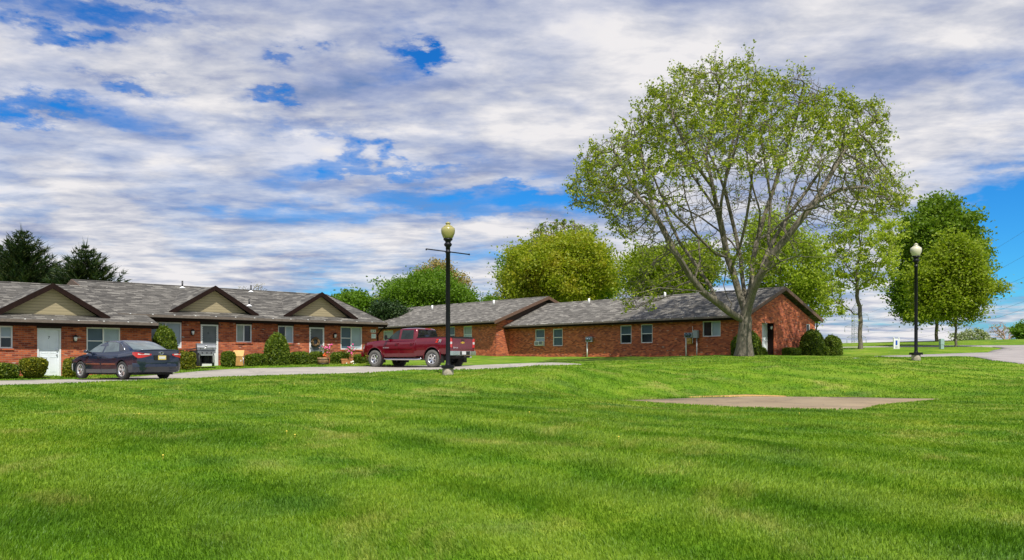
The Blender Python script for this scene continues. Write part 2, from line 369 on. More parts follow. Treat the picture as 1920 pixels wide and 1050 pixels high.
def terrain_h(x, y):
    o = height(x, y); rd = road_h(x, y)
    for poly in (ROAD, PATH):
        i = inside(poly, x, y); d = pdist(poly, x, y); sd = np.where(i, -d, d)
        w = 1 - smooth((sd + .0) / 1.5); o = o * (1 - w) + rd * w
        o = o - .10 * smooth((-sd + .25) / .35)
    i = inside(PAD, x, y); d = pdist(PAD, x, y); sd = np.where(i, -d, d)
    o = o - .08 * smooth((-sd + .15) / .3)
    return o

def axis(a, b, step, lo, hi, grow=1.22):
    v = list(np.arange(a, b + 1e-6, step)); s = step
    while v[-1] < hi: s *= grow; v.append(v[-1] + s)
    s = step
    while v[0] > lo: s *= grow; v.insert(0, v[0] - s)
    return np.array(v)
def build_ground():
    xs = axis(-32, 46, .34, -3000, 3000); ys = axis(2, 60, .34, -800, 4000)
    X, Y = np.meshgrid(xs, ys); Z = terrain_h(X, Y)
    V = np.stack([X.ravel(), Y.ravel(), Z.ravel()], 1); nx, ny = len(xs), len(ys)
    i = np.arange(nx - 1)[None, :] + nx * np.arange(ny - 1)[:, None]; i = i.ravel()
    Fq = np.stack([i, i + 1, i + 1 + nx, i + nx], 1)
    o = np_mesh('ground', V, Fq, mat_ground(), smooth=True); tag(o, 'mown green lawn rising gently to the brick buildings', kind='structure')
    return o
build_ground()

def sheet(name, poly, hf, mat, lab, cell=.5, lift=0.0):
    """A paved sheet following the ground, cut from a grid by the outline."""
    bm = bmesh.new(); vs = [bm.verts.new((p[0], p[1], 0)) for p in poly]
    bm.faces.new(vs); 
    x0, x1 = min(p[0] for p in poly), max(p[0] for p in poly); y0, y1 = min(p[1] for p in poly), max(p[1] for p in poly)
    for ax, a, b in ((0, x0, x1), (1, y0, y1)):
        c = a + cell
        while c < b - 1e-3:
            co = (c, 0, 0) if ax == 0 else (0, c, 0); no = (1, 0, 0) if ax == 0 else (0, 1, 0)
            bmesh.ops.bisect_plane(bm, geom=bm.verts[:] + bm.edges[:] + bm.faces[:], plane_co=co, plane_no=no); c += cell
    bmesh.ops.triangulate(bm, faces=bm.faces[:])
    xy = np.array([(v.co.x, v.co.y) for v in bm.verts]); z = hf(xy[:, 0], xy[:, 1]) + lift
    for v, q in zip(bm.verts, z): v.co.z = q
    bmesh.ops.recalc_face_normals(bm, faces=bm.faces[:])
    if sum(f.normal.z for f in bm.faces) < 0: bmesh.ops.reverse_faces(bm, faces=bm.faces[:])
    e = [e for e in bm.edges if e.is_boundary]
    r = bmesh.ops.extrude_edge_only(bm, edges=e)
    for v in [g for g in r['geom'] if isinstance(g, bmesh.types.BMVert)]: v.co.z -= .16
    for f in bm.faces: f.smooth = True
    me = bpy.data.meshes.new(name); bm.to_mesh(me); bm.free(); me.materials.append(mat)
    o = link(bpy.data.objects.new(name, me)); tag(o, lab, kind='structure'); return o
sheet('road', ROAD, road_h, mat_asphalt('asphalt_pale', (.33, .30, .26), (.46, .42, .365)), 'pale asphalt drive running past the doors', 1.0, .0)
sheet('path', PATH, road_h, mat_asphalt('asphalt_path', (.30, .27, .26), (.42, .38, .36)), 'pale asphalt lane looping round the grass island', 1.0, .0)
sheet('court', PAD, lambda x, y: np.full(np.shape(x), PADZ), mat_asphalt('court_surface', (.24, .175, .105), (.35, .265, .165)), 'reddish brown paved court sunk in the lawn', 1.5, .005)

SOIL = [tuple(at(*p))[:2] for p in ((1285, 747, 30.45), (1330, 744.2, 30.9), (1413, 742.6, 31.55), (1475, 743.6, 31.3), (1440, 742.2, 31.75), (1400, 741.3, 31.95), (1340, 743, 31.2))]
sheet('bare_soil', SOIL, lambda x, y: terrain_h(x, y) + .035, plain('ochre_soil', (.45, .27, .09), .95, noise=.3), 'ochre bare soil along the far edge of the court', .5)
# ------------------------------------------------------------------ grass (uncountable: one object)
def build_grass():
    Vs = []; Fs = []; off = 0
    def band(y0, y1, dens, h, w, side=1.0):
        nonlocal off
        n = int((.66 * (y1 ** 2 - y0 ** 2) + 8 * (y1 - y0)) * dens)
        y = np.sqrt(RNG.uniform(y0 ** 2, y1 ** 2, n)); x = RNG.uniform(-1, 1, n) * (.66 * y + 4)
        for poly, m in ((ROAD, .0), (PATH, .0), (PAD, .0), (SOIL, .0)):
            k = ~inside(poly, x, y); x, y = x[k], y[k]
        # keep off the building plots
        k = ~((x < -6) & (y > 34.6 + (x + 20.5) * .95)) ; x, y = x[k], y[k]
        z = terrain_h(x, y) - .01; n = len(x)
        cl = np.sin(x * 2.1 + 1.7 * np.sin(y * 1.3)) * np.sin(y * 2.6 + 1.3 * np.sin(x * 1.7)); big = np.sin(x * .5 + 2 * np.sin(y * .31)) * np.sin(y * .7 + x * .2)
        hh = h * RNG.uniform(.5, 1.1, n) * (1 + .16 * cl + .14 * big); ww = w * RNG.uniform(.6, 1.4, n)
        a = RNG.uniform(0, 2 * np.pi, n); b = RNG.uniform(0, 2 * np.pi, n)
        wind = .19 * np.sin(x * .70 * 3.3 + y * .71 * 3.3 + 3 * np.sin(x * .17 + y * .11)) * np.clip(np.sin(x * .23 + 1.1) + .6, 0, 1)
        lx = np.cos(b) * .38 + .30 * big + wind * .4; ly = np.sin(b) * .38 + wind * .9
        wx, wy = np.cos(a) * ww, np.sin(a) * ww
        p0 = np.stack([x - wx, y - wy, z], 1); p1 = np.stack([x + wx, y + wy, z], 1)
        mx, my = x + lx * hh * .35, y + ly * hh * .35
        p2 = np.stack([mx + wx * .7, my + wy * .7, z + hh * .6], 1); p3 = np.stack([mx - wx * .7, my - wy * .7, z + hh * .6], 1)
        p4 = np.stack([x + lx * hh, y + ly * hh, z + hh * .95], 1)
        V = np.stack([p0, p1, p2, p3, p4], 1).reshape(-1, 3); i = np.arange(n) * 5 + off; off += n * 5
        Vs.append(V); Fs.append(np.stack([i, i + 1, i + 2], 1)); Fs.append(np.stack([i, i + 2, i + 3], 1)); Fs.append(np.stack([i + 3, i + 2, i + 4], 1))
    band(4.5, 9.5, 2900, .070, .0045)
    band(9.5, 14, 1600, .068, .006)
    band(14, 22, 720, .066, .009)
    band(22, 34, 280, .066, .014)
    band(34, 46, 100, .07, .02)
    V = np.concatenate(Vs); Fq = np.concatenate(Fs)
    o = np_mesh('grass', V, Fq, mat_grass()); tag(o, 'short uneven green grass blades covering the lawn', 'grass', kind='stuff')
build_grass()

def build_dandelions():
    m = MB(); n = 0
    while n < 16:
        y = RNG.uniform(11, 36); x = RNG.uniform(-.6, .6) * y
        if inside(ROAD, np.array([x]), np.array([y]))[0] or inside(PAD, np.array([x]), np.array([y]))[0]: continue
        z = hz(x, y); m.tube([(x, y, z), (x, y, z + .07)], .003, 4); m.lathe([(0, .06), (.012, .064), (.017, .072), (.008, .08), (0, .081)], 6, (x, y, z)); n += 1
    tag(m.build('dandelions', plain('dandelion_yellow', (.75, .62, .08), .7)), 'yellow dandelion heads dotted over the lawn', 'dandelions', kind='stuff')
build_dandelions()

def to_mesh(o):
    dg = bpy.context.evaluated_depsgraph_get(); dg.update(); me = bpy.data.meshes.new_from_object(o.evaluated_get(dg))
    n = bpy.data.objects.new('text_tmp', me); n.location = o.location; n.rotation_euler = o.rotation_euler; link(n, o.parent)
    nm = o.name; cu = o.data; bpy.data.objects.remove(o); n.name = nm; bpy.data.curves.remove(cu); return n
# ------------------------------------------------------------------ buildings
class Frame:
    """Wall frame: t runs along the wall, s outward from it, z up."""
    def __init__(f, o, u, n): f.o = Vector((o[0], o[1])); f.u = Vector(u).normalized(); f.n = Vector(n).normalized()
    def p(f, t, s, z): q = f.o + f.u * t + f.n * s; return Vector((q.x, q.y, z))
    def t(f, px, s=0):
        k = (px - HX) / F; q = f.o + f.n * s
        return (q.y * k - q.x) / (f.u.x - f.u.y * k)
    def z(f, t, py, s=0): return (HY - py) / F * f.p(t, s, 0).y
    def shift(f, t, s): q = f.p(t, s, 0); return Frame((q.x, q.y), f.u, f.n)

def fbox(m, fr, t0, t1, s0, s1, z0, z1, uvs=1.0):
    P = lambda t, s, z: fr.p(t, s, z)
    def q(pts, uv): m.poly(pts, uv)
    q([P(t0, s1, z0), P(t1, s1, z0), P(t1, s1, z1), P(t0, s1, z1)], [(t0, z0), (t1, z0), (t1, z1), (t0, z1)])
    q([P(t1, s0, z0), P(t0, s0, z0), P(t0, s0, z1), P(t1, s0, z1)], [(t1, z0), (t0, z0), (t0, z1), (t1, z1)])
    q([P(t0, s0, z0), P(t0, s1, z0), P(t0, s1, z1), P(t0, s0, z1)], [(s0, z0), (s1, z0), (s1, z1), (s0, z1)])
    q([P(t1, s1, z0), P(t1, s0, z0), P(t1, s0, z1), P(t1, s1, z1)], [(s1, z0), (s0, z0), (s0, z1), (s1, z1)])
    q([P(t0, s1, z1), P(t1, s1, z1), P(t1, s0, z1), P(t0, s0, z1)], [(t0, s1), (t1, s1), (t1, s0), (t0, s0)])
    q([P(t0, s0, z0), P(t1, s0, z0), P(t1, s1, z0), P(t0, s1, z0)], [(t0, s0), (t1, s0), (t1, s1), (t0, s1)])

def wall_holes(m, fr, t0, t1, z0, z1, holes, depth=.10):
    ts = sorted({t0, t1, *[h[0] for h in holes], *[h[1] for h in holes]}); zs = sorted({z0, z1, *[h[2] for h in holes], *[h[3] for h in holes]})
    for i in range(len(ts) - 1):
        for j in range(len(zs) - 1):
            a, b, c, d = ts[i], ts[i + 1], zs[j], zs[j + 1]; mt, mz = (a + b) / 2, (c + d) / 2
            if any(h[0] < mt < h[1] and h[2] < mz < h[3] for h in holes): continue
            m.poly([fr.p(a, 0, c), fr.p(b, 0, c), fr.p(b, 0, d), fr.p(a, 0, d)], [(a, c), (b, c), (b, d), (a, d)])
    for h in holes:
        a, b, c, d = h[:4]; D = -(h[4] if len(h) > 4 else depth)
        for (p, q) in (((a, c), (a, d)), ((a, d), (b, d)), ((b, d), (b, c)), ((b, c), (a, c))):
            m.poly([fr.p(p[0], 0, p[1]), fr.p(q[0], 0, q[1]), fr.p(q[0], D, q[1]), fr.p(p[0], D, p[1])], [(p[0], p[1]), (q[0], q[1]), (q[0] + .1, q[1] + .1), (p[0] + .1, p[1] + .1)])

def window(fr, root, t0, t1, z0, z1, panes, split='v', rail=None, mats=None, sill=True, dep=-.04):
    """panes: materials left to right (in t) or bottom to top."""
    off = root.location; w = .055
    m = MB()
    fbox(m, fr, t0, t0 + w, dep - .05, dep + .02, z0, z1); fbox(m, fr, t1 - w, t1, dep - .05, dep + .02, z0, z1)
    fbox(m, fr, t0 + w, t1 - w, dep - .05, dep + .018, z0, z0 + w); fbox(m, fr, t0 + w, t1 - w, dep - .05, dep + .018, z1 - w, z1)
    tm, zm = (t0 + t1) / 2, (z0 + z1) / 2
    if split == 'v' and len(panes) > 1: fbox(m, fr, tm - .03, tm + .03, dep - .05, dep + .012, z0 + w, z1 - w)
    if split == 'h' and len(panes) > 1: fbox(m, fr, t0 + w, t1 - w, dep - .05, dep + .012, zm - .025, zm + .025)
    if rail: fbox(m, fr, t0 + w if rail < 0 else tm + .03, tm - .03 if rail < 0 else t1 - w, dep - .048, dep + .008, zm - .02, zm + .02)
    f = m.build('window', M['white'], root, off)
    for i, mt in enumerate(panes):
        g = MB(); n = len(panes)
        if n == 1: a, b, c, d = t0 + w, t1 - w, z0 + w, z1 - w
        elif split == 'v': a, b = ((t0 + w, tm - .03), (tm + .03, t1 - w))[i]; c, d = z0 + w, z1 - w
        else: a, b = t0 + w, t1 - w; c, d = ((z0 + w, zm - .025), (zm + .025, z1 - w))[i]
        fbox(g, fr, a, b, dep - .09, dep - .035, c, d)
        g.build('pane', M[mt], f, off)
    if sill:
        s = MB(); fbox(s, fr, t0 - .04, t1 + .04, -.03, .035, z0 - .07, z0 - .004); 
        x = s.build('sill', M['brick'], f, off)
    return f

def roof_slab(fr, root, t0, t1, s_eave, z_eave, s_ridge, p, mat, poly=None, thick=.14, name='roof'):
    """One roof plane as a slab; s decreases (inward) from eave to ridge. poly: optional outline [(t, s)]."""
    m = MB(); z = lambda s: z_eave + (s_eave - s) * p
    L = math.sqrt(1 + p * p)
    poly = poly or [(t0, s_eave), (t1, s_eave), (t1, s_ridge), (t0, s_ridge)]
    top = [fr.p(t, s, z(s)) for t, s in poly]; bot = [fr.p(t, s, z(s) - thick) for t, s in poly]
    uv = [(t, (s_eave - s) * L) for t, s in poly]
    a = 0
    for i in range(len(poly)): a += poly[i][0] * poly[(i + 1) % len(poly)][1] - poly[(i + 1) % len(poly)][0] * poly[i][1]
    m.poly(top, uv); m.poly(bot[::-1], uv[::-1])
    for i in range(len(poly)):
        j = (i + 1) % len(poly)
        m.poly([bot[i], bot[j], top[j], top[i]], [(0, 0), (1, 0), (1, .1), (0, .1)])
    return m.build(name, mat, root, root.location)

def gable_roof(fr, root, t0, t1, ov, z_eave, half, p, mat, poly_front=None, trim='fascia'):
    """Front slope from s=+ov to s=-half and the matching back slope."""
    roof_slab(fr, root, t0, t1, ov, z_eave, -half, p, mat, poly_front)
    bk = Frame(fr.p(0, -2 * half, 0)[:2], -fr.u, -fr.n)
    roof_slab(bk, root, -t1, -t0, ov, z_eave, -half + .012, p, mat)
    # fascia, gutter and soffit along the front eave
    m = MB(); ta, tb = (t0, t1) if not poly_front else (min(q[0] for q in poly_front if q[1] > 0), max(q[0] for q in poly_front if q[1] > 0))
    fbox(m, fr, ta + .01, tb - .01, ov - .05, ov - .004, z_eave - .26, z_eave - .03); m.build('fascia', M[trim], root, root.location)
    m = MB(); fbox(m, fr, ta, tb, ov - .001, ov + .10, z_eave - .115, z_eave - .015); fbox(m, fr, ta, tb, ov + .10, ov + .115, z_eave - .12, z_eave - .0)
    nb = len(m.f); x = ta + .5
    while x < tb - .2: fbox(m, fr, x, x + .05, ov + .06, ov + .122, z_eave - .010, z_eave + .022); x += 1.0  # gutter nails; their bright glints are put in as white colour
    gt = m.build('gutter', [M['gutter'], M['pvc']], root, root.location)
    for pf in gt.data.polygons[nb:]: pf.material_index = 1
    m = MB(); fbox(m, fr, ta + .02, tb - .02, .003, ov - .052, z_eave - .24, z_eave - .21); m.build('soffit', M['soffit'], root, root.location)
    m = MB()   # ridge cap
    zr = z_eave + (ov + half) * p
    rt0, rt1 = (t0, t1) if not poly_front else (min(q[0] for q in poly_front), max(q[0] for q in poly_front if q[1] < 0))
    for s, q in ((1, 0),):
        m.poly([fr.p(rt0, -half + .16, zr - .16 * p + .02), fr.p(rt1, -half + .16, zr - .16 * p + .02), fr.p(rt1, -half, zr + .025), fr.p(rt0, -half, zr + .025)], [(0, 0), (rt1 - rt0, 0), (rt1 - rt0, .1), (0, .1)])
        m.poly([fr.p(rt1, -half - .16, zr - .16 * p + .02), fr.p(rt0, -half - .16, zr - .16 * p + .02), fr.p(rt0, -half, zr + .025), fr.p(rt1, -half, zr + .025)], [(0, 0), (rt1 - rt0, 0), (rt1 - rt0, .1), (0, .1)])
    m.build('ridge_cap', mat, root, root.location)

def rake(fr, root, t, ov, z_eave, half, p, mat, both=True, w=.05, dz=.24, outer=1):
    m = MB()
    for sg in (1, -1) if both else (1,):
        s0 = ov; s1 = -half
        f2 = fr if sg == 1 else Frame(fr.p(0, -2 * half, 0)[:2], fr.u, -fr.n)
        z0 = z_eave; z1 = z_eave + (ov + half) * p
        a, b = (t, t + w * outer) if outer > 0 else (t + w * outer, t)
        P = [f2.p(tt, ss, zz) for tt in (a, b) for ss, zz in ((s0, z0 - dz), (s0, z0 + .01), (s1, z1 + .01), (s1, z1 - dz))]
        for q in ((0, 1, 2, 3), (7, 6, 5, 4), (0, 4, 5, 1), (1, 5, 6, 2), (2, 6, 7, 3), (3, 7, 4, 0)): m.poly([P[k] for k in q])
    return m.build('rake_board', M[mat], root, root.location)

def gablet(fr, root, tc, half, s_face, z_face, rise, s_back, mat):
    """Small decorative gable on the roof slope: siding face, brown rakes and its own shingled roof."""
    off = root.location; zt = z_face + rise; ovh = .28
    m = MB()
    m.poly([fr.p(tc - half + .15, s_face, z_face - .12), fr.p(tc + half - .15, s_face, z_face - .12), fr.p(tc, s_face, zt - .06)], [(-half, 0), (half, 0), (0, rise)])
    m.build('gable_siding', M['tan'], root, off)
    m = MB()
    for sg in (-1, 1):
        e = tc + sg * (half + .12); ze = z_face - .10
        top = [fr.p(e, s_face + ovh, ze + .02), fr.p(tc, s_face + ovh, zt + .06), fr.p(tc, s_back, zt + .06), fr.p(e, s_face - .3, ze + .02)]
        bot = [q - Vector((0, 0, .09)) for q in top]
        L = math.hypot(half, rise); uv = [(s_face, 0), (s_face, L), (s_back, L), (s_back, 0)]
        if sg < 0: top, bot = top[::-1], bot[::-1]; uv = uv[::-1]
        m.poly(top[::-1], uv[::-1]); m.poly(bot, uv)
        for i in range(4): m.poly([bot[i], bot[(i + 1) % 4], top[(i + 1) % 4], top[i]])
    m.build('gable_roof', mat, root, off)
    m = MB()
    for sg in (-1, 1):
        e = tc + sg * (half + .12); ze = z_face - .09
        P = []
        for s in (s_face + ovh + .003, s_face + ovh + .045):
            P += [fr.p(e, s, ze - .02), fr.p(e, s, ze + .06), fr.p(tc, s, zt + .10), fr.p(tc, s, zt - .13), fr.p(e - sg * .30, s, ze - .02)]
        n = 5
        m.poly(P[:5]); m.poly(P[5:][::-1])
        for i in range(5): m.poly([P[i], P[(i + 1) % 5], P[5 + (i + 1) % 5], P[5 + i]])
    m.build('gable_trim', M['fascia'], root, off)

def vent(fr, root, t, s, z, h=.42, mat='dark', r=.045):
    m = MB(); c = fr.p(t, s, z); m.tube([c - Vector((0, 0, .1)), c + Vector((0, 0, h))], r, 10); v = m.build('vent_pipe', M[mat], root, root.location)
    if mat == 'dark':
        m = MB(); m.lathe([(.15, .02), (.13, .06), (.06, .11), (.05, .12)], 12, c + Vector((0, 0, .0))); m.build('flashing', M['flash'], v, root.location)

def wall_lamp(fr, root, t, z, s=0):
    off = root.location
    m = MB(); fbox(m, fr, t - .06, t + .06, s, s + .03, z - .12, z + .12); c = fr.p(t, s + .13, z)
    m.lathe([(.0, .17), (.04, .15), (.10, .09), (.105, .075), (.03, .07)], 10, c); m.lathe([(.0, -.15), (.05, -.14), (.06, -.11), (.0, -.11)], 10, c)
    m.tube([fr.p(t, s + .02, z + .05), fr.p(t, s + .07, z + .12), fr.p(t, s + .13, z + .14)], .012, 6)
    f = m.build('wall_lamp', M['dark'], root, off)
    m = MB(); m.lathe([(.0, -.11), (.045, -.105), (.065, .0), (.075, .07), (.0, .072)], 10, c); m.build('lamp_glass', M['lampglass'], f, off)

u1 = (.724, .690); n1 = (.690, -.724)
B2 = Frame((-14.5, 41.8), u1, n1)
FL2 = -.42; FL1 = -.80
B1 = B2.shift(0, 1.44)
W1 = empty('brick_building', B2.p(4, -5, -.9)); tag(W1, 'long low brick apartment row with tan gables and white doors behind the parked sedan', 'building')
off1 = W1.location
ZE2 = 1.995 + .02; PI1 = .303; ZE1 = ZE2 - 1.44 * PI1
H2 = 5.9; OV = .5
tR = B2.t(725, OV) ; tRw = B2.t(709, 0); tLw = -4.4
# -- upper block (right)
holes = []; specs = []
def op(fr, x0, x1, y0, y1, zfloor=None):
    a, b = fr.t(x0), fr.t(x1); z1 = fr.z((a + b) / 2, y0); z0 = zfloor if zfloor is not None else fr.z((a + b) / 2, y1); return a, b, z0, z1
oD = op(B2, 281, 340.5, 604.0, 652.5); oD1 = op(B2, 376.2, 408.8, 608.6, 688, FL2); oA = op(B2, 443.1, 472.0, 608.3, 641.9); oB = op(B2, 521.5, 550.2, 611, 643.3)
oD2 = op(B2, 579.8, 607.5, 614.0, 690, FL2); oC = op(B2, 638.8, 679.0, 612.9, 655.3)
hs = [oD, oD1, oA, oB, oD2, oC]
m = MB(); zt2 = ZE2 - .20
wall_holes(m, B2, tLw, tRw, FL2 - .7, zt2, hs)
# right and left ends and back
def end_wall(m, fr, t, d0, d1, z0, z1, peak=None, flip=False):
    pts = [(d0, z0), (d1, z0), (d1, z1)] + ([peak] if peak else []) + [(d0, z1)]
    q = [fr.p(t, -d, z) for d, z in pts]; uv = [(d, z) for d, z in pts]
    m.poly(q if not flip else q[::-1], uv if not flip else uv[::-1])
end_wall(m, B2, tRw, 0, 2 * H2, FL2 - .7, zt2, (H2, zt2 + H2 * PI1))
end_wall(m, B2, tLw, 0, 2 * H2, FL2 - .7, zt2, (H2, zt2 + H2 * PI1), True)
m.poly([B2.p(t, -2 * H2, z) for t, z in ((tLw, -1.1), (tRw, -1.1), (tRw, zt2), (tLw, zt2))], [(tLw, 0), (tRw, 0), (tRw, 2.5), (tLw, 2.5)])
wl = m.build('wall', M['brick'], W1, off1)
tg = -4.80
gable_roof(B2, W1, tg, tR, OV, ZE2, H2, PI1, M['roof'])
rake(B2, W1, tR, OV, ZE2, H2, PI1, 'fascia'); rake(B2, W1, tg, -4.5, ZE2 + (OV + 4.5) * PI1, H2, PI1, 'fascia2', outer=-1)
m = MB(); zz = ZE2 + (OV + H2) * PI1
m.poly([B2.p(tg + .02, -H2 + 2.2, zz - 2.2 * PI1 - .15), B2.p(tg + .02, -H2 - 2.2, zz - 2.2 * PI1 - .15), B2.p(tg + .02, -H2, zz - .15)], [(0, 0), (4, 0), (2, .7)])
m.build('gable_siding', M['tan'], W1, off1)
gablet(B2, W1, 0.0, 2.15, -.35, ZE2 + .85 * PI1, 1.2, -4.3, M['roof'])
gablet(B2, W1, 5.95, 2.15, -.35, ZE2 + .85 * PI1, 1.2, -4.3, M['roof'])
for (x, y, s) in ((342, 537, 0), (470.6, 546, 0), (467.5, 573, 0)):
    pass
def vent_px(fr, root, px, py, s_eave, z_eave, p, **kw):
    # base point on the roof plane seen at (px, py)
    for i in range(200):
        s = s_eave - i * .05; t = fr.t(px, s); z = z_eave + (s_eave - s) * p
        if HY - z / fr.p(t, s, 0).y * F <= py: break
    vent(fr, root, t, s, z, **kw)
for (x, y) in ((342, 541.5), (470.6, 548.7), (467.3, 575)): vent_px(B2, W1, x, y, OV, ZE2, PI1)
# -- lower block (left, stands forward and 0.44 m lower, its front slope lies in the same plane)
t0 = -22; t1w = B1.t(284); t1e = B1.t(295.5, OV)
oW0 = op(B1, -1, 23.8, 611, 653.2); oD7 = op(B1, 69.8, 114.2, 615.6, 708, FL1); oW2 = op(B1, 162.3, 225.6, 614.2, 664.5)
# further left, outside the picture, the row goes on with one more door and window
oX1 = (oD7[0] - 8.0, oD7[0] - 7.0, FL1, oD7[3]); oX2 = (oW2[0] - 8.8, oW2[1] - 9, oW2[2], oW2[3])
m = MB(); zt1 = ZE1 - .20
wall_holes(m, B1, t0, t1w, FL1 - .6, zt1, [oW0, oD7, oW2, oX1])
end_wall(m, B1, t1w, 0, 3, FL1 - .6, zt1, None)
end_wall(m, B1, t0, 0, 2 * H2, FL1 - .6, zt1, (H2, zt1 + H2 * PI1), True)
m.poly([B1.p(t, -2 * H2, z) for t, z in ((t0, -1.5), (tLw, -1.5), (tLw, zt1), (t0, zt1))], [(t0, 0), (tLw, 0), (tLw, 2.5), (t0, 2.5)])
m.build('wall', M['brick'], W1, off1)
gable_roof(B1, W1, t0 - .4, tg - .01, OV, ZE1 - .004, H2 + .1, PI1, M['roof'],
           [(t0 - .4, OV), (t1e, OV), (t1e, OV - 1.44 - .02), (tg - .004, OV - 1.44 - .02), (tg - .004, -H2 - .1), (t0 - .4, -H2 - .1)])
rk = MB(); fbox(rk, B1, t1e + .002, t1e + .05, OV - 1.3, OV, ZE1 - .26, ZE1 + .02); rk.build('rake_board', M['fascia'], W1, off1)
gablet(B1, W1, -7.67, 2.15, -.35, ZE1 + .85 * PI1, 1.2, -4.3, M['roof'])
gablet(B1, W1, -16.0, 2.15, -.35, ZE1 + .85 * PI1, 1.2, -4.3, M['roof'])
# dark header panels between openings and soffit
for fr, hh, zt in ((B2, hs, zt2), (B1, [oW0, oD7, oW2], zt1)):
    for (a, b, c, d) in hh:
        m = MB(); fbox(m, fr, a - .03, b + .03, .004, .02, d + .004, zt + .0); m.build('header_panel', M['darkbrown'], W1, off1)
window(B2, W1, *oD, ['blind', 'blind']); window(B2, W1, *oA, ['blindg', 'glass_d']); window(B2, W1, *oB, ['glass_d', 'blind'])
window(B2, W1, *oC, ['glass_b', 'blind'], rail=-1); window(B1, W1, *oW2, ['glass_b', 'blind'], rail=-1)
window(B1, W1, *oW0, ['glass_d', 'blind'], split='h', rail=None)

def panel_door(fr, root, o, number=None):
    a, b, c, d = o; off = root.location
    m = MB(); w = .06
    fbox(m, fr, a, a + w, -.09, .01, c, d); fbox(m, fr, b - w, b, -.09, .01, c, d); fbox(m, fr, a + w, b - w, -.09, .008, d - w, d); m.build('door_frame', M['white'], root, off)
    m = MB(); fbox(m, fr, a + w + .004, b - w - .004, -.08, -.045, c + .01, d - w - .004)
    D = m.build('door', M['door'], root, off)
    m = MB(); W = b - a - 2 * w
    for i in range(2):
        x0 = a + w + W * (.12 + .42 * i); x1 = x0 + W * .32
        for (z0, z1) in ((.12, .42), (.50, .78), (.84, .94)):
            zz0, zz1 = c + (d - c) * z0, c + (d - c) * z1
            for q in ((x0, x1, zz0, zz0 + .012), (x0, x1, zz1 - .012, zz1), (x0, x0 + .012, zz0 + .013, zz1 - .013), (x1 - .012, x1, zz0 + .013, zz1 - .013)):
                fbox(m, fr, q[0], q[1], -.046, -.036, q[2], q[3])
    m.build('door_moulding', M['door'], D, off)
    t = b - w - .09
    for z, nm_ in ((c + .95, 'handle'), (c + 1.15, 'lock')):
        m = MB(); m.tube([fr.p(t, -.045, z), fr.p(t, .01, z)], .03, 8); m.build(nm_, M['steel'], D, off)
    if number:
        cu = bpy.data.curves.new('door_number', 'FONT'); cu.body = number; cu.size = .16; cu.extrude = .002; cu.align_x = 'CENTER'; cu.align_y = 'CENTER'
        o_ = bpy.data.objects.new('door_number', cu); p = fr.p((a + b) / 2, -.04, c + (d - c) * .81)
        o_.location = p - Vector(off); o_.rotation_euler = (R(90), 0, math.atan2(fr.u.y, fr.u.x)); link(o_, D); cu.materials.append(M['dark']); to_mesh(o_)
    return D
panel_door(B1, W1, oD7, '7'); panel_door(B1, W1, oX1)

def screen_door(fr, root, o, kick, number=None):
    a, b, c, d = o; off = root.location
    m = MB(); w = .07; s0, s1 = -.05, .02
    fbox(m, fr, a, a + w, s0, s1, c, d); fbox(m, fr, b - w, b, s0, s1, c, d); fbox(m, fr, a + w, b - w, s0, s1 - .002, d - w, d)
    fbox(m, fr, a + w, b - w, s0 + .005, s1 - .006, c, c + kick)
    fbox(m, fr, a + w, b - w, s0, s1 + .004, c + kick - .02, c + kick + .05)
    n = 9                                   # scalloped inner edge of the upper panel
    for i in range(n):
        zc = c + kick + .1 + (d - c - kick - .25) * i / (n - 1)
        for x, sg in ((a + w, 1), (b - w, -1)):
            m.poly([fr.p(x, s1 - .004, zc - .07), fr.p(x + sg * .035, s1 - .004, zc), fr.p(x, s1 - .004, zc + .07)])
    D = m.build('door', M['white'], root, off)
    m = MB(); fbox(m, fr, a + w, b - w, s0 + .01, s0 + .03, c + kick + .05, d - w); m.build('screen', M['screen'], D, off)
    m = MB(); m.tube([fr.p(a + w * .5, s1, c + .98), fr.p(a + w * .5, s1 + .05, c + .98), fr.p(a + w * .5, s1 + .05, c + 1.1)], .012, 6); m.build('handle', M['steel'], D, off)
    if number:
        cu = bpy.data.curves.new('door_number', 'FONT'); cu.body = number; cu.size = .16; cu.extrude = .002; cu.align_x = 'CENTER'; cu.align_y = 'CENTER'
        o_ = bpy.data.objects.new('door_number', cu); p = fr.p((a + b) / 2 - .05, s0 + .034, c + (d - c) * .80)
        o_.location = p - Vector(off); o_.rotation_euler = (R(90), 0, math.atan2(fr.u.y, fr.u.x)); link(o_, D); cu.materials.append(M['dark']); to_mesh(o_)
    return D
screen_door(B2, W1, oD1, .95, '6'); screen_door(B2, W1, oD2, .62)
for fr, x, y in ((B2, 359.7, 623.5), (B2, 626.3, 629.5), (B1, 140, 635)):
    t = fr.t(x); wall_lamp(fr, W1, t, fr.z(t, y))
# downpipe at the right corner
m = MB(); m.tube([B2.p(tRw + .3, OV + .03, ZE2 - .1), B2.p(tRw + .12, .06, ZE2 - .45), B2.p(tRw - .06, .06, ZE2 - .7), B2.p(tRw - .06, .06, FL2 - .1)], .04, 8); m.build('downpipe', M['fascia'], W1, off1)

# wreath on the screen door
t = B2.t(590.5); zc = B2.z(t, 641); wr = MB()
for i in range(26):
    a = 2 * math.pi * i / 26
    for j in range(3):
        r = .20 + .03 * math.sin(j * 2.1 + i); p = B2.p(t + r * math.cos(a), .05 + .012 * j, zc + r * math.sin(a)); q = B2.p(t + r * math.cos(a + .5), .06 + .01 * j, zc + r * math.sin(a + .5))
        wr.tube([p, q], .045, 5)
o = wr.build('wreath', M['wreath'], None); tag(o, 'brown twig wreath hanging on the white screen door', 'wreath')

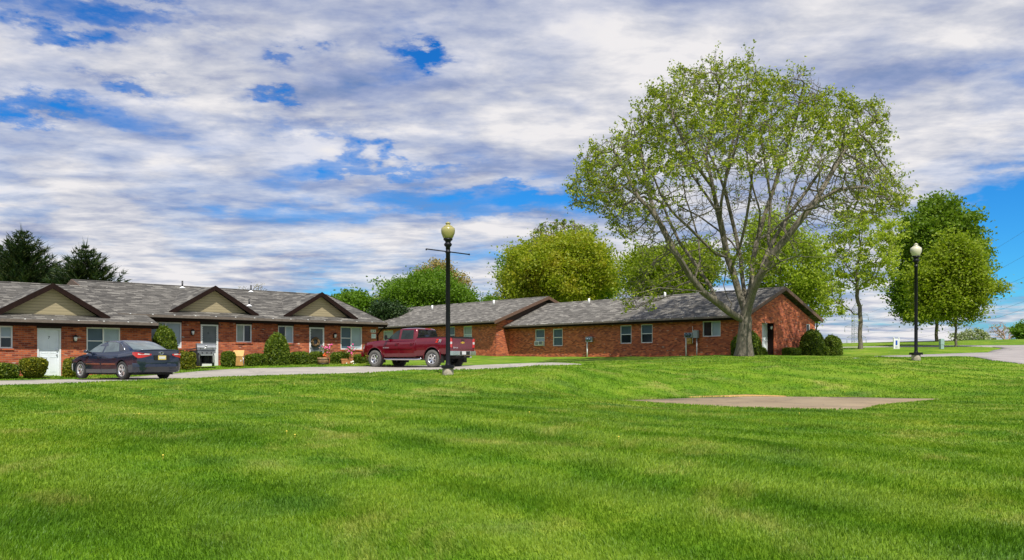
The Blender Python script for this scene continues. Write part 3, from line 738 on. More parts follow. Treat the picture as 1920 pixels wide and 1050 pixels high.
# two small signs beside the last window
for (x0, x1, y0, y1, bits, lab) in ((694.8, 704.2, 617.9, 623.4, 'dark', 'small white plate with dark characters, above the other plate beside the last window'), (696, 704.3, 625.8, 634.4, 'blue', 'small white notice with pale blue print, below the other plate beside the last window')):
    a, b = B2.t(x0), B2.t(x1); z1, z0 = B2.z(a, y0), B2.z(a, y1)
    m = MB(); fbox(m, B2, a, b, .004, .024, z0, z1); s = m.build('sign', M['white'], None); tag(s, lab, 'sign')
    m = MB(); w = b - a; h = z1 - z0
    if bits == 'dark':
        for f0, f1, g0, g1 in ((.18, .30, .25, .75), (.30, .38, .25, .37), (.44, .54, .44, .56), (.62, .72, .3, .75), (.74, .84, .25, .5)): fbox(m, B2, a + w * f0, a + w * f1, .025, .03, z0 + h * g0, z0 + h * g1)
    else:
        for g0, f1 in ((.30, .85), (.46, .8), (.64, .7), (.78, .55)): fbox(m, B2, a + w * .15, a + w * f1, .025, .03, z0 + h * g0, z0 + h * (g0 + .07))
    m.build('print', M['dark' if bits == 'dark' else 'bluetext'], s)

# -- far row: gabled brick block by the maple, and the block behind the pickup
v2 = (-.648, .7615); n2 = (-.7615, -.648)
B4 = Frame((14.1, 51.6), v2, n2); H4 = 3.97; P4 = .432; ZE4 = 2.60
W2 = empty('brick_building', B4.p(8, -4, -.3)); tag(W2, 'long low red brick building with a gable end behind the maple and the pickup', 'building')
off2 = W2.location; FL4 = .0
T4 = 22.16
def op4(fr, x1, x0, y0, y1): 
    a, b = fr.t(x0), fr.t(x1); return (a, b, fr.z((a + b) / 2, y1), fr.z((a + b) / 2, y0))
q = [op4(B4, 1003.7, 1021, 617.3, 648.7), op4(B4, 1036.7, 1054.7, 616.4, 648.7), op4(B4, 1163.1, 1183.8, 610, 644.2), op4(B4, 1201.7, 1223.3, 608, 643.1), op4(B4, 1317.5, 1351, 602, 631)]
m = MB(); zt4 = ZE4 - .20
wall_holes(m, B4, 0, T4, -.8, zt4, q)
m.poly([B4.p(t, -2 * H4, z) for t, z in ((0, -.8), (T4, -.8), (T4, zt4), (0, zt4))], [(0, 0), (T4, 0), (T4, 2.5), (0, 2.5)])
# gable end: frame running from the near corner to the right
G4 = Frame((14.1, 51.6), (.7615, .648), (.648, -.7615))
ga, gb = G4.t(1428.8), G4.t(1451.6); gz = G4.z(ga, 604.8)
wa, wb = G4.t(1512.3), G4.t(1518.9); wz1, wz0 = G4.z(wa, 607.5), G4.z(wa, 607.5) - 1.0
dep = 1.0
for i in range(60):
    dep = .2 + i * .03
    pt = G4.p(gb, -dep, 0)
    if HX + pt.x / pt.y * F <= 1439: break
wall_holes(m, G4, 0, 2 * H4, -.8, zt4, [(ga, gb, .10, gz, dep), (wa, wb, wz0, wz1)])
zr4 = zt4 + H4 * P4
m.poly([G4.p(0, 0, zt4), G4.p(2 * H4, 0, zt4), G4.p(H4, 0, zr4)], [(0, zt4), (2 * H4, zt4), (H4, zr4)])
m.build('wall', M['brick2'], W2, off2)
m = MB(); fbox(m, G4, gb - .012, gb - .002, -dep, -.05, .1, gz - .01); m.build('porch_panel', M['fascia'], W2, off2)
m = MB(); fbox(m, G4, ga - .01, gb + .01, -dep - .05, .1, .04, .11); m.build('doorstep', M['concrete'], W2, off2)
panel_door(G4.shift(0, -dep + .02), W2, (ga + .02, gb - .02, .11, gz - .02))
wall_lamp(G4.shift(0, -dep * .5), W2, gb - .12, gz - .28)
window(G4, W2, wa, wb, wz0, wz1, ['glass_d'])
gable_roof(B4, W2, -.27, T4 + .0, .5, ZE4, H4, P4, M['roof2'], trim='fascia')
rake(B4, W2, -.27, .5, ZE4, H4, P4, 'fascia2', outer=-1, dz=.22)
window(B4, W2, *q[0], ['blind', 'glass_b'], split='h'); window(B4, W2, *q[1], ['glass_b', 'glass_b'], split='h')
window(B4, W2, *q[2], ['glass_d', 'glass_b'], split='h'); window(B4, W2, *q[3], ['glass_d', 'glass_b'], split='h'); window(B4, W2, *q[4], ['blind', 'glass_d'])
for (x, y) in ((1335, 568.5),): vent_px(B4, W2, x, y, .5, ZE4, P4)
for (x, y) in ((1104.5, 568), (1247, 557)): vent_px(B4, W2, x, y, .5, ZE4, P4, mat='pvc', h=.35, r=.08)
# block behind the pickup
B3 = B4.shift(T4, 1.3); H3 = 5.29; P3 = .378; ZE3 = 2.96; L3 = 21.4; zt3 = ZE3 - .2
q3 = [op4(B3, 869.1, 884.7, 611.5, 643), op4(B3, 836, 852.7, 612.5, 644), op4(B3, 719, 737, 620, 648)]
m = MB(); wall_holes(m, B3, 0, L3 - .4, -.9, zt3, q3)
m.poly([B3.p(0, 0, -.8), B3.p(0, 0, zt3), B3.p(0, -2 * H3, zt3), B3.p(0, -2 * H3, -.8)], [(0, -.8), (0, zt3), (-2 * H3, zt3), (-2 * H3, -.8)])
m.poly([B3.p(0, 0, zt3), B3.p(0, -H3 * .16, zt3 + H3 * .16 * P3), B3.p(0, -H3 * 1.84, zt3 + H3 * .16 * P3), B3.p(0, -2 * H3, zt3)], [(0, zt3), (.8, zt3 + .3), (9, zt3 + .3), (10, zt3)])
m.poly([B3.p(L3 - .4, -d, z) for d, z in ((0, -.8), (0, zt3), (H3, zt3 + H3 * P3), (2 * H3, zt3), (2 * H3, -.8))], [(0, 0), (0, 3), (5, 5), (10, 3), (10, 0)])
m.poly([B3.p(t, -2 * H3, z) for t, z in ((0, -.8), (L3 - .4, -.8), (L3 - .4, zt3), (0, zt3))], [(0, 0), (T4, 0), (T4, 2.5), (0, 2.5)])
m.build('wall', M['brick2'], W2, off2)
m = MB(); za = zt3 + H3 * .16 * P3
m.poly([B3.p(-.012, -H3 * .16, za), B3.p(-.012, -H3 * 1.84, za), B3.p(-.012, -H3, zt3 + H3 * P3)], [(0, 0), (9, 0), (4.5, 1.8)])
m.build('gable_siding', M['brownsid'], W2, off2)
gable_roof(B3, W2, -.4, L3, .5, ZE3, H3, P3, M['roof2'])
rake(B3, W2, -.4, .5, ZE3, H3, P3, 'fascia2', outer=-1, dz=.25); rake(B3, W2, L3, .5, ZE3, H3, P3, 'fascia2', dz=.25)
window(B3, W2, *q3[0], ['blind', 'blindg'], split='h'); window(B3, W2, *q3[1], ['glass_d', 'glass_b'], split='h'); window(B3, W2, *q3[2], ['blindg'], split='h')
for (x, y) in ((810.5, 580), (926, 571)): vent_px(B3, W2, x, y, .5, ZE3, P3, mat='pvc', h=.38, r=.09)
m = MB(); m.tube([B4.p(-.1, -2 * H4 - .1, ZE4 - .2), B4.p(-.06, -2 * H4 - .06, 1.9), B4.p(-.06, -2 * H4 - .06, -.1)], .045, 8); m.build('downpipe', M['fascia'], W2, off2)

# window air conditioner
a, b, c, d = q[0]
r = empty('air_conditioner', B4.p((a + b) / 2, .1, c + .06)); tag(r, 'white window air conditioner in the leftmost window of the far brick wall', 'air conditioner')
m = MB(); fbox(m, B4, a + .08, b - .05, -.02, .14, c + .05, c + .38); m.build('casing', M['white'], r, r.location)
m = MB()
for i in range(7): fbox(m, B4, (a + b) / 2 + .03, b - .1, .142, .15, c + .09 + i * .034, c + .11 + i * .034)
fbox(m, B4, a + .12, (a + b) / 2 - .04, .142, .15, c + .1, c + .34); m.build('grille', M['grey2'], r, r.location)

# electric meters on posts
def meter_post(px, ytop, ybot, w, nm, lab, s=.18):
    t = B4.t(px, s); z1 = B4.z(t, ytop, s); h = (ybot - ytop) / F * B4.p(t, s, 0).y; base = B4.p(t, s, 0); gz_ = hz(base.x, base.y)
    r = empty('electric_meter', (base.x, base.y, gz_)); tag(r, lab, 'meter', 'electric meters along the brick wall')
    m = MB(); fbox(m, B4, t - w / 2, t + w / 2, s - .08, s + .08, z1 - h, z1); bx = m.build('meter_box', M['grey'], r, r.location)
    m = MB()
    for k in (-1, 1):
        c = B4.p(t + k * w * .2, s + .08, z1 - h * .5); Mx = Matrix(((B4.u.x, 0, B4.n.x), (B4.u.y, 0, B4.n.y), (0, 1, 0)))
        m.lathe([(.13, 0), (.13, .03), (.105, .035), (.10, .10), (.08, .13), (0, .135)], 14, c, Mx)
    m.build('meter_dial', M['glass_b'], bx, r.location)
    m = MB(); m.tube([B4.p(t + w * .34, s, z1 - h), (B4.p(t + w * .34, s, gz_ - .1))], .045, 8); m.build('conduit', M['pvc'], r, r.location)
    return r, t, z1, h
meter_post(1105, 631.5, 641, .62, 'm', 'twin round electric meters on a white post between the wall windows')
r, t, z1, h = meter_post(1291.5, 623.8, 633, .62, 'm', 'twin round electric meters on a white post close to the maple')
s = .18
r2 = empty('utility_box', B4.p(B4.t(1305.5, s), s, .1)); tag(r2, 'grey upright utility box on a conduit just right of the meters by the maple', 'utility box')
a, b = B4.t(1309.5, s), B4.t(1300.8, s)
m = MB(); fbox(m, B4, a, b, s - .08, s + .1, B4.z(a, 633.5, s), B4.z(a, 619, s)); m.build('box', M['grey'], r2, r2.location)
m = MB(); m.tube([B4.p(B4.t(1306.5, s), s, B4.z(a, 633.5, s)), B4.p(B4.t(1306.5, s), s, 0)], .035, 8); m.build('conduit', M['grey'], r2, r2.location)
r3 = empty('gas_meter', B4.p(B4.t(1294, s), s, .1)); tag(r3, 'small yellow gas meter hung below the electric meters by the maple', 'gas meter')
a, b = B4.t(1297.5, s), B4.t(1290, s)
m = MB(); fbox(m, B4, a, b, s - .06, s + .14, B4.z(a, 644.8, s), B4.z(a, 634, s)); m.lathe([(.0, .0), (.09, .0), (.09, .03), (0, .03)], 12, B4.p((a + b) / 2, s + .14, B4.z(a, 639, s)), Matrix(((B4.u.x, 0, B4.n.x), (B4.u.y, 0, B4.n.y), (0, 1, 0)))); m.build('meter_body', M['yellowmetal'], r3, r3.location)
m = MB(); m.tube([B4.p(a - .05, s, B4.z(a, 612, s)), B4.p(a - .05, s, B4.z(a, 643, s)), B4.p(a + .02, s, B4.z(a, 644, s))], .02, 6); m.build('gas_pipe', M['pvc'], r3, r3.location)

# ------------------------------------------------------------------ street lamps
def street_lamp(px, pybase, Y, ytop, label, globe, bar=False, box_h=.24):
    b = at(px, pybase, Y); k = (pybase - ytop) / F * Y / 5.72      # scale from the measured height
    r = empty('street_lamp', (b.x, b.y, max(b.z, hz(b.x, b.y) + .03))); tag(r, label, 'street lamp', 'street lamps on the lawn')
    S = lambda prof: [(x * k, z * k) for x, z in prof]
    m = MB(); m.lathe(S([(.0, -.4), (.21, -.4), (.21, .22), (.195, .25), (0, .25)]), 20); m.build('footing', M['concrete'], r)
    m = MB(); m.box((0, 0, .30 * k), (.46 * k, .46 * k, .11 * k)); m.build('base_plate', M['post'], r)
    m = MB(); m.lathe(S([(.0, .30), (.13, .31), (.10, .38), (.082, .45), (.080, 4.55), (.10, 4.57), (.10, 4.62), (.078, 4.64), (.078, 4.72), (0, 4.72)]), 16, ribs=8, ribamp=.04); m.build('post', M['post'], r)
    m = MB(); m.lathe(S([(.0, 4.70), (.09, 4.70), (.085, 4.78), (.14, 4.84), (.15, 4.90), (.10, 4.95), (.11, 5.0), (.17, 5.05), (.175, 5.10), (0, 5.10)]), 18); m.build('collar', M['post'], r)
    m = MB(); m.lathe(S([(.0, 5.07), (.14, 5.08), (.19, 5.15), (.25, 5.30), (.262, 5.40), (.25, 5.49), (.20, 5.53), (0, 5.53)]), 24, ribs=12, ribamp=.012); g = m.build('globe', M[globe], r)
    m = MB(); m.lathe(S([(.0, 5.53), (.185, 5.53), (.17, 5.56), (.11, 5.60), (.08, 5.61), (.075, 5.64), (.10, 5.66), (.095, 5.69), (.05, 5.71), (.02, 5.735), (0, 5.74)]), 18); m.build('finial', M[globe], r)
    if bar:
        m = MB(); d = Vector((.78, .35, -.05)) * k; c = Vector((0, 0, 4.60 * k)); m.tube([c - d * 1.0 + Vector((0, 0, .02)), c + d * 1.0], .024 * k, 6)
        for e in (-1, 1): m.box(c + d * e, (.05 * k, .05 * k, .06 * k))
        m.build('banner_bar', M['post'], r)
    return r
street_lamp(840, 706, 32, 420, 'tall black lamp post with amber globe and crossbar in front of the pickup', 'globe', True)
street_lamp(1717.5, 677, 42.3, 459, 'tall black lamp post with cream globe in front of the two round trees', 'globe2')

# ------------------------------------------------------------------ vehicles
paint_car = plain('car_paint', (.012, .020, .042), .14, metal=.2, coat=1.0, noise=.05)
paint_truck = plain('truck_paint', (.135, .0014, .010), .16, metal=.15, coat=1.0, noise=.05)
rubber = plain('tyre_rubber', (.035, .035, .035), .85, noise=.3, scale=20); rubber_d = plain('tyre_dusty', (.11, .105, .095), .9, noise=.3, scale=20)
rimm = plain('alloy', (.72, .72, .73), .22, metal=.75); chrome = plain('chrome', (.78, .78, .78), .12, metal=1); blackp = plain('black_plastic', (.012, .012, .012), .6)
redl = plain('tail_lens_red', (.55, .012, .010), .12, coat=1); clearl = plain('lens_clear', (.65, .6, .6), .12, coat=1); amber = plain('lens_amber', (.7, .3, .08), .2, coat=1)
glass_car = plain('car_glass', (.10, .13, .135), .08, coat=.5, noise=.35, scale=3); glass_tint = plain('tinted_glass', (.012, .012, .014), .05, coat=1); glass_mid = plain('smoky_glass', (.016, .026, .024), .12, noise=.5, scale=3)
plate_y = plain('plate_yellow', (.7, .55, .15), .5); plate_w = plain('plate_white', (.65, .66, .66), .5); gold = plain('badge_gold', (.65, .42, .05), .35, metal=.3); silver_p = plain('silver_print', (.6, .6, .63), .35, metal=.4); red_p = plain('red_print', (.75, .04, .02), .4)

def wheel(root, x, y, r, w, rim_r, side, rub, spokes=5, facing_detail=True):
    """side=+1: outer face towards +y."""
    e = empty('wheel', (x, y, r)); e.parent = root
    My = Matrix(((1, 0, 0), (0, 0, side), (0, 1, 0)))
    h = w / 2
    m = MB(); m.lathe([(rim_r * .96, -h * .9), (r * .94, -h), (r, -h * .8), (r * 1.0, h * .8), (r * .95, h), (rim_r * 1.04, h * .96), (rim_r * .97, h * .7), (rim_r * .96, -h * .9)], 36, M=My)
    if rub is rubber_d:
        for k in range(30):
            a = 2 * math.pi * k / 30; c = Vector((math.cos(a) * r, 0, math.sin(a) * r)); m.box(c, (.045, w * .8, .045), tilt=Matrix.Rotation(-a, 3, 'Y'))
    m.build('tyre', rub, e)
    m = MB(); m.lathe([(rim_r * .99, h * .75), (rim_r * .99, h * .93), (rim_r * .90, h * .93), (rim_r * .87, h * .3), (rim_r * .85, -h * .6)], 30, M=My)
    hub = [(0, h * .62), (rim_r * .22, h * .62), (rim_r * .24, h * .4), (rim_r * .26, -h * .3)]; m.lathe(hub, 14, M=My)
    for k in range(spokes):
        a = 2 * math.pi * (k + .25) / spokes
        for da in ((-.16, .16) if spokes == 5 else (0,)):
            d = Vector((math.cos(a + da), 0, math.sin(a + da))); t = Vector((-d.z, 0, d.x)) * rim_r * (.075 if spokes == 5 else .13)
            A = d * rim_r * .16; B = d * rim_r * .93; y0 = side * h * .55; y1 = side * h * .82
            q = [A - t + Vector((0, y0, 0)), A + t + Vector((0, y0, 0)), B + t * 1.5 + Vector((0, y1, 0)), B - t * 1.5 + Vector((0, y1, 0))]
            m.poly(q); low = [p - Vector((0, side * .04, 0)) for p in q]
            for i in range(4): m.poly([q[i], q[(i + 1) % 4], low[(i + 1) % 4], low[i]])
    m.build('rim', rimm, e)
    m = MB(); m.lathe([(0, h * .05), (rim_r * .86, h * .05)], 20, M=My); m.build('brake_disc', blackp, e)

def loft_body(name, ST, mats, root, arches, arch_r, W, sub=1):
    """ST rows: x, zb, zt, w. Lower body of a car with wheel arches cut through."""
    A = np.array(ST); xs = A[:, 0]
    def sec(x):
        zb, zt, w = (np.interp(x, xs, A[:, i]) for i in (1, 2, 3)); h = zt - zb
        return [(.0, zb), (.80 * w, zb), (.955 * w, zb + .05), (.99 * w, zb + .25 * h), (1.0 * w, zb + .55 * h), (.985 * w, zb + .76 * h), (.955 * w, zb + .90 * h), (.90 * w, zt - .012), (.80 * w, zt), (0, zt + .015)]
    gx = sorted(set(list(xs) + list(np.linspace(xs[0], xs[-1], 46))))
    bm = bmesh.new(); rings = []
    for x in gx:
        s = sec(x); ring = [(y, z) for y, z in s] + [(-y, z) for y, z in s[-2:0:-1]]
        rings.append([bm.verts.new((x, y, z)) for y, z in ring])
    n = len(rings[0])
    for i in range(len(rings) - 1):
        for k in range(n): bm.faces.new((rings[i][k], rings[i][(k + 1) % n], rings[i + 1][(k + 1) % n], rings[i + 1][k]))
    bm.faces.new(rings[0]); bm.faces.new(rings[-1][::-1])
    bmesh.ops.recalc_face_normals(bm, faces=bm.faces[:])
    me = bpy.data.meshes.new(name); bm.to_mesh(me); bm.free()
    for m_ in mats: me.materials.append(m_)
    o = link(bpy.data.objects.new(name, me))
    cm = bmesh.new()
    for (ax, az) in arches:
        for sy in (-1, 1):
            r = bmesh.ops.create_cone(cm, cap_ends=True, segments=40, radius1=arch_r, radius2=arch_r, depth=.62)
            bmesh.ops.transform(cm, verts=r['verts'], matrix=Matrix.Translation((ax, sy * (W - .26 + .05), az)) @ Matrix.Rotation(R(90), 4, 'X'))
    cme = bpy.data.meshes.new('cut'); cm.to_mesh(cme); cm.free()
    for m_ in mats: cme.materials.append(m_)
    for p in cme.polygons: p.material_index = 1
    c = link(bpy.data.objects.new('cut', cme))
    md = o.modifiers.new('b', 'BOOLEAN'); md.operation = 'DIFFERENCE'; md.object = c; md.solver = 'EXACT'
    dg = bpy.context.evaluated_depsgraph_get(); dg.update()
    nm = bpy.data.meshes.new_from_object(o.evaluated_get(dg))
    o.modifiers.clear(); o.data = nm; bpy.data.objects.remove(c)
    for p in nm.polygons: p.use_smooth = True
    nm.set_sharp_from_angle(angle=R(38))
    o.parent = root
    return o, sec

def side_patch(sec, x0, x1, r0, r1, side, offs, mat, name, parent, nx=10):
    """Panel lying 'offs' outside the lofted flank between rows r0..r1."""
    m = MB(); xs = np.linspace(x0, x1, nx); rows = list(range(r0, r1 + 1)); G = []
    for x in xs:
        s = sec(x); G.append([Vector((x, side * (s[r][0] + offs), s[r][1])) for r in rows])
    for i in range(nx - 1):
        for j in range(len(rows) - 1): m.poly([G[i][j], G[i + 1][j], G[i + 1][j + 1], G[i][j + 1]], smooth=True)
    # edge strip back to the body
    for j in range(len(rows) - 1):
        for i, e in ((0, -1), (nx - 1, 1)):
            a, b = G[i][j], G[i][j + 1]; k = Vector((0, side * (offs + .01), 0)); m.poly([a, b, b - k, a - k])
    return m.build(name, mat, parent)

def cabin(root, mat, V, roof_crown, bow_f, bow_r, name='cabin'):
    """V rows: z, x_rear, x_front, half_width. Returns surface functions for glass patches."""
    A = np.array(V)
    zs = A[:, 0]
    g = lambda z, i: float(np.interp(z, zs, A[:, i]))
    def ring(z, sc=1.0, dz=0):
        r, f, w = g(z, 1), g(z, 2), g(z, 3); cx = (r + f) / 2; pts = []
        if sc != 1.0: r, f, w = cx + (r - cx) * sc, cx + (f - cx) * sc, w * sc
        c = min(.10, w * .2)
        for i in range(9):
            x = r + c + (f - r - 2 * c) * i / 8; pts.append((x, w))
        for i in range(7):
            y = w - c - (2 * w - 2 * c) * i / 6; pts.append((f - bow_f * (y / w) ** 2, y))
        for i in range(9):
            x = f - c - (f - r - 2 * c) * i / 8; pts.append((x, -w))
        for i in range(7):
            y = -w + c + (2 * w - 2 * c) * i / 6; pts.append((r + bow_r * (y / w) ** 2, y))
        return [Vector((x, y, z + dz)) for x, y in pts]
    R_ = [ring(z) for z in zs] + [ring(zs[-1], .90, roof_crown * .45), ring(zs[-1], .7, roof_crown * .8), ring(zs[-1], .35, roof_crown * .97), ring(zs[-1], .01, roof_crown)]
    m = MB(); n = len(R_[0])
    for i in range(len(R_) - 1):
        for k in range(n): m.poly([R_[i][k], R_[i][(k + 1) % n], R_[i + 1][(k + 1) % n], R_[i + 1][k]], smooth=True)
    o = m.build(name, mat, root)
    bm = bmesh.new(); bm.from_mesh(o.data); bmesh.ops.remove_doubles(bm, verts=bm.verts[:], dist=.002); bmesh.ops.recalc_face_normals(bm, faces=bm.faces[:]); bm.to_mesh(o.data); bm.free()
    for p in o.data.polygons: p.use_smooth = True
    o.data.set_sharp_from_angle(angle=R(42))
    return o, g

def side_glass(g, root, pts, side, mat, name, offs=.007):
    """pts: [(x, z)] outline of a side window."""
    m = MB(); P = [Vector((x, side * (g(z, 3) + offs), z)) for x, z in pts]
    m.poly(P); Q = [p - Vector((0, side * .012, 0)) for p in P]
    for i in range(len(P)): m.poly([P[i], P[(i + 1) % len(P)], Q[(i + 1) % len(P)], Q[i]])
    return m.build(name, mat, root)
def end_glass(g, root, z0, z1, m0, m1, which, bow, mat, name, offs=.008, y_scale=1.0):
    m = MB(); nz, ny = 7, 11; G = []
    for i in range(nz):
        z = z0 + (z1 - z0) * i / (nz - 1); w = g(z, 3) - (m0 + (m1 - m0) * i / (nz - 1)); row = []
        for j in range(ny):
            y = -w + 2 * w * j / (ny - 1); W_ = g(z, 3)
            x = g(z, 2) - bow * (y / W_) ** 2 + offs if which == 'f' else g(z, 1) + bow * (y / W_) ** 2 - offs
            row.append(Vector((x, y, z + .004)))
        G.append(row)
    for i in range(nz - 1):
        for j in range(ny - 1): m.poly([G[i][j], G[i][j + 1], G[i + 1][j + 1], G[i + 1][j]], smooth=True)
    return m.build(name, mat, root)

def text_part(txt, size, loc, rot, mat, parent, name, ext=.002, shear=0, bold=0):
    cu = bpy.data.curves.new(name, 'FONT'); cu.body = txt; cu.size = size; cu.extrude = ext; cu.align_x = 'CENTER'; cu.align_y = 'CENTER'; cu.shear = shear; cu.offset = bold
    o = bpy.data.objects.new(name, cu); o.location = loc; o.rotation_euler = rot; link(o, parent); cu.materials.append(mat); return to_mesh(o)

def build_sedan():
    beta = R(34); h = Vector((-math.cos(beta), math.sin(beta), 0)); lf = Vector((-math.sin(beta), -math.cos(beta), 0))
    rl = Vector((-14.22, 31.3, 0)); C = rl + h * 1.32 - lf * .79
    zg = -.772
    root = empty('parked_car', (C.x, C.y, zg), math.atan2(h.y, h.x)); tag(root, 'dark blue grey sedan parked on the drive seen from behind', 'car')
    root.rotation_euler[1] = 0
    ST = [(-2.42, .46, .80, .66), (-2.40, .36, .93, .76), (-2.36, .28, 1.05, .82), (-2.27, .25, 1.085, .86), (-2.0, .22, 1.075, .895), (-1.6, .20, 1.03, .91), (-1.0, .19, .975, .915), (-.3, .18, .95, .915), (.4, .18, .94, .915),
          (1.0, .18, .955, .91), (1.35, .18, .93, .905), (1.7, .18, .87, .895), (2.0, .19, .80, .87), (2.22, .20, .72, .80), (2.35, .22, .64, .68), (2.42, .28, .54, .50)]
    body, sec = loft_body('body', ST, [paint_car, blackp], root, [(-1.32, .33), (1.456, .33)], .385, .915)
    cb, g = cabin(body, paint_car, [(.90, -2.02, 1.24, .865), (.98, -1.93, 1.12, .835), (1.12, -1.68, .86, .77), (1.25, -1.40, .60, .71), (1.36, -1.12, .36, .655), (1.405, -.98, .24, .62)], .055, .16, .10)
    for sd in (1, -1):
        d1 = side_patch(sec, .02, 1.04, 2, 7, sd, .004, paint_car, 'door', root); d2 = side_patch(sec, -1.02, -.02, 2, 7, sd, .004, paint_car, 'door', root)
        for dd, x in ((d1, .14), (d2, -.86)):
            m = MB(); m.tube([(x - .09, sd * .905, .83), (x - .06, sd * .945, .83), (x + .06, sd * .945, .83), (x + .09, sd * .905, .83)], .014, 6); m.build('handle', paint_car, dd)
            m = MB(); x0, x1 = (.06, 1.0) if x > 0 else (-.95, -.06); m.box(((x0 + x1) / 2, sd * .925, .565), (x1 - x0, .018, .028)); m.build('side_moulding', chrome, dd)
        side_glass(g, d1, [(.06, 1.0), (.98, 1.02), (.72, 1.17), (.40, 1.32), (.20, 1.375), (.06, 1.385)], sd, glass_car, 'window')
        side_glass(g, d2, [(-1.02, 1.03), (-.04, 1.0), (-.04, 1.385), (-.55, 1.375), (-.80, 1.33)], sd, glass_car, 'window')
        side_glass(g, body, [(-1.38, 1.08), (-1.08, 1.035), (-.86, 1.325), (-.95, 1.30)], sd, glass_tint, 'quarter_window')
        m = MB(); P = [(-1.42, 1.06), (-.98, 1.315), (-.6, 1.395), (.2, 1.395)]
        m.tube([(x, sd * (g(z, 3) + .008), z) for x, z in P], .009, 5); m.build('window_trim', chrome, body)
        for x, r_ in ((.0, .0),):
            m = MB(); m.box((x + .01, sd * (g(1.18, 3) + .006), 1.19), (.07, .02, .40), tilt=Matrix.Rotation(R(-sd * 0), 3, 'X')); 
        e = MB(); e.lathe([(.0, -.06), (.07, -.05), (.10, 0), (.09, .05), (0, .07)], 12, (.86, sd * 1.0, 1.03), Matrix(((1, 0, 0), (0, .9, 0), (0, 0, 1)))); mr = e.build('mirror', paint_car, root)
        e = MB(); e.tube([(.86, sd * .84, 1.0), (.86, sd * .96, 1.01)], .03, 6); e.build('mirror_arm', blackp, mr)
        e = MB(); e.box((.80, sd * 1.0, 1.035), (.01, .13, .09)); e.build('mirror_glass', glass_car, mr)
        # tail lamp wraps round the corner
        m = MB(); ys = [(.915, -2.02, .92, .99), (.905, -2.18, .84, 1.0), (.868, -2.30, .78, .99), (.80, -2.385, .79, .97), (.66, -2.425, .82, .955), (.50, -2.435, .86, .945), (.42, -2.44, .90, .935)]
        for i in range(len(ys) - 1):
            a, b = ys[i], ys[i + 1]; m.poly([(a[1], sd * a[0], a[2]), (b[1], sd * b[0], b[2]), (b[1], sd * b[0], b[3]), (a[1], sd * a[0], a[3])], smooth=True)
        tl = m.build('taillight', redl, root)
        m = MB(); m.poly([(-2.31, sd * .875, .90), (-2.395, sd * .805, .905), (-2.435, sd * .66, .905), (-2.447, sd * .50, .90), (-2.447, sd * .50, .94), (-2.435, sd * .66, .95), (-2.395, sd * .805, .955), (-2.31, sd * .875, .955)]); m.build('reversing_lens', clearl, tl)
        m = MB(); m.poly([(2.10, sd * .865, .60), (2.30, sd * .77, .56), (2.39, sd * .60, .56), (2.385, sd * .60, .66), (2.27, sd * .80, .71), (2.05, sd * .87, .74)]); m.build('headlight', clearl, root)
        for x in (-1.32, 1.456): wheel(root, x, sd * .80, .33, .215, .225, sd, rubber, 5)
    end_glass(g, body, 1.09, 1.395, .13, .06, 'r', .10, glass_car, 'rear_window'); end_glass(g, body, 1.0, 1.40, .07, .05, 'f', .16, glass_car, 'windscreen')
    m = MB(); m.tube([(-2.33, y * .01, 1.085 - .03 * (y / 80) ** 2) for y in range(-78, 79, 13)], .022, 8); m.build('spoiler', paint_car, body)
    m = MB(); m.box((-2.425, 0, .80), (.04, .62, .17)); rec = m.build('plate_recess', blackp, body)
    m = MB(); m.box((-2.45, 0, .80), (.012, .32, .155)); pl = m.build('license_plate', plate_y, root)
    m = MB(); m.box((-2.458, 0, .80), (.006, .25, .085)); 
    m.build('plate_field', plate_w, pl)
    m = MB(); m.tube([(-2.40, .10 * math.cos(a * math.pi / 9), .965 + .05 * math.sin(a * math.pi / 9)) for a in range(19)], .011, 6, False); m.tube([(-2.40, .04 * math.cos(a * math.pi / 9), .965 + .05 * math.sin(a * math.pi / 9)) for a in range(19)], .010, 6, False); m.build('badge', chrome, root)
    # lower bumper crease and dark valance
    m = MB(); ps = [(-2.05, .925), (-2.25, .885), (-2.37, .80), (-2.44, .60), (-2.455, .3), (-2.458, 0)]
    ps = ps + [(x, -y) for x, y in ps[-2::-1]]
    for i in range(len(ps) - 1):
        a, b = ps[i], ps[i + 1]
        m.poly([(a[0] + .01, a[1], .56), (b[0] + .01, b[1], .56), (b[0] + .0, b[1], .47), (a[0] + .0, a[1], .47)], smooth=True); m.poly([(a[0] + .0, a[1], .47), (b[0] + .0, b[1], .47), (b[0] + .10, b[1] * .97, .27), (a[0] + .10, a[1] * .97, .27)], smooth=True)
        m.poly([(a[0] + .01, a[1], .56), (b[0] + .01, b[1], .56), (b[0] + .05, b[1] * .98, .60), (a[0] + .05, a[1] * .98, .60)], smooth=True)
    m.build('bumper', paint_car, root)
    m = MB(); m.box((0, 0, .22), (4.0, 1.5, .10)); m.build('underbody', blackp, root)
    return root
build_sedan()

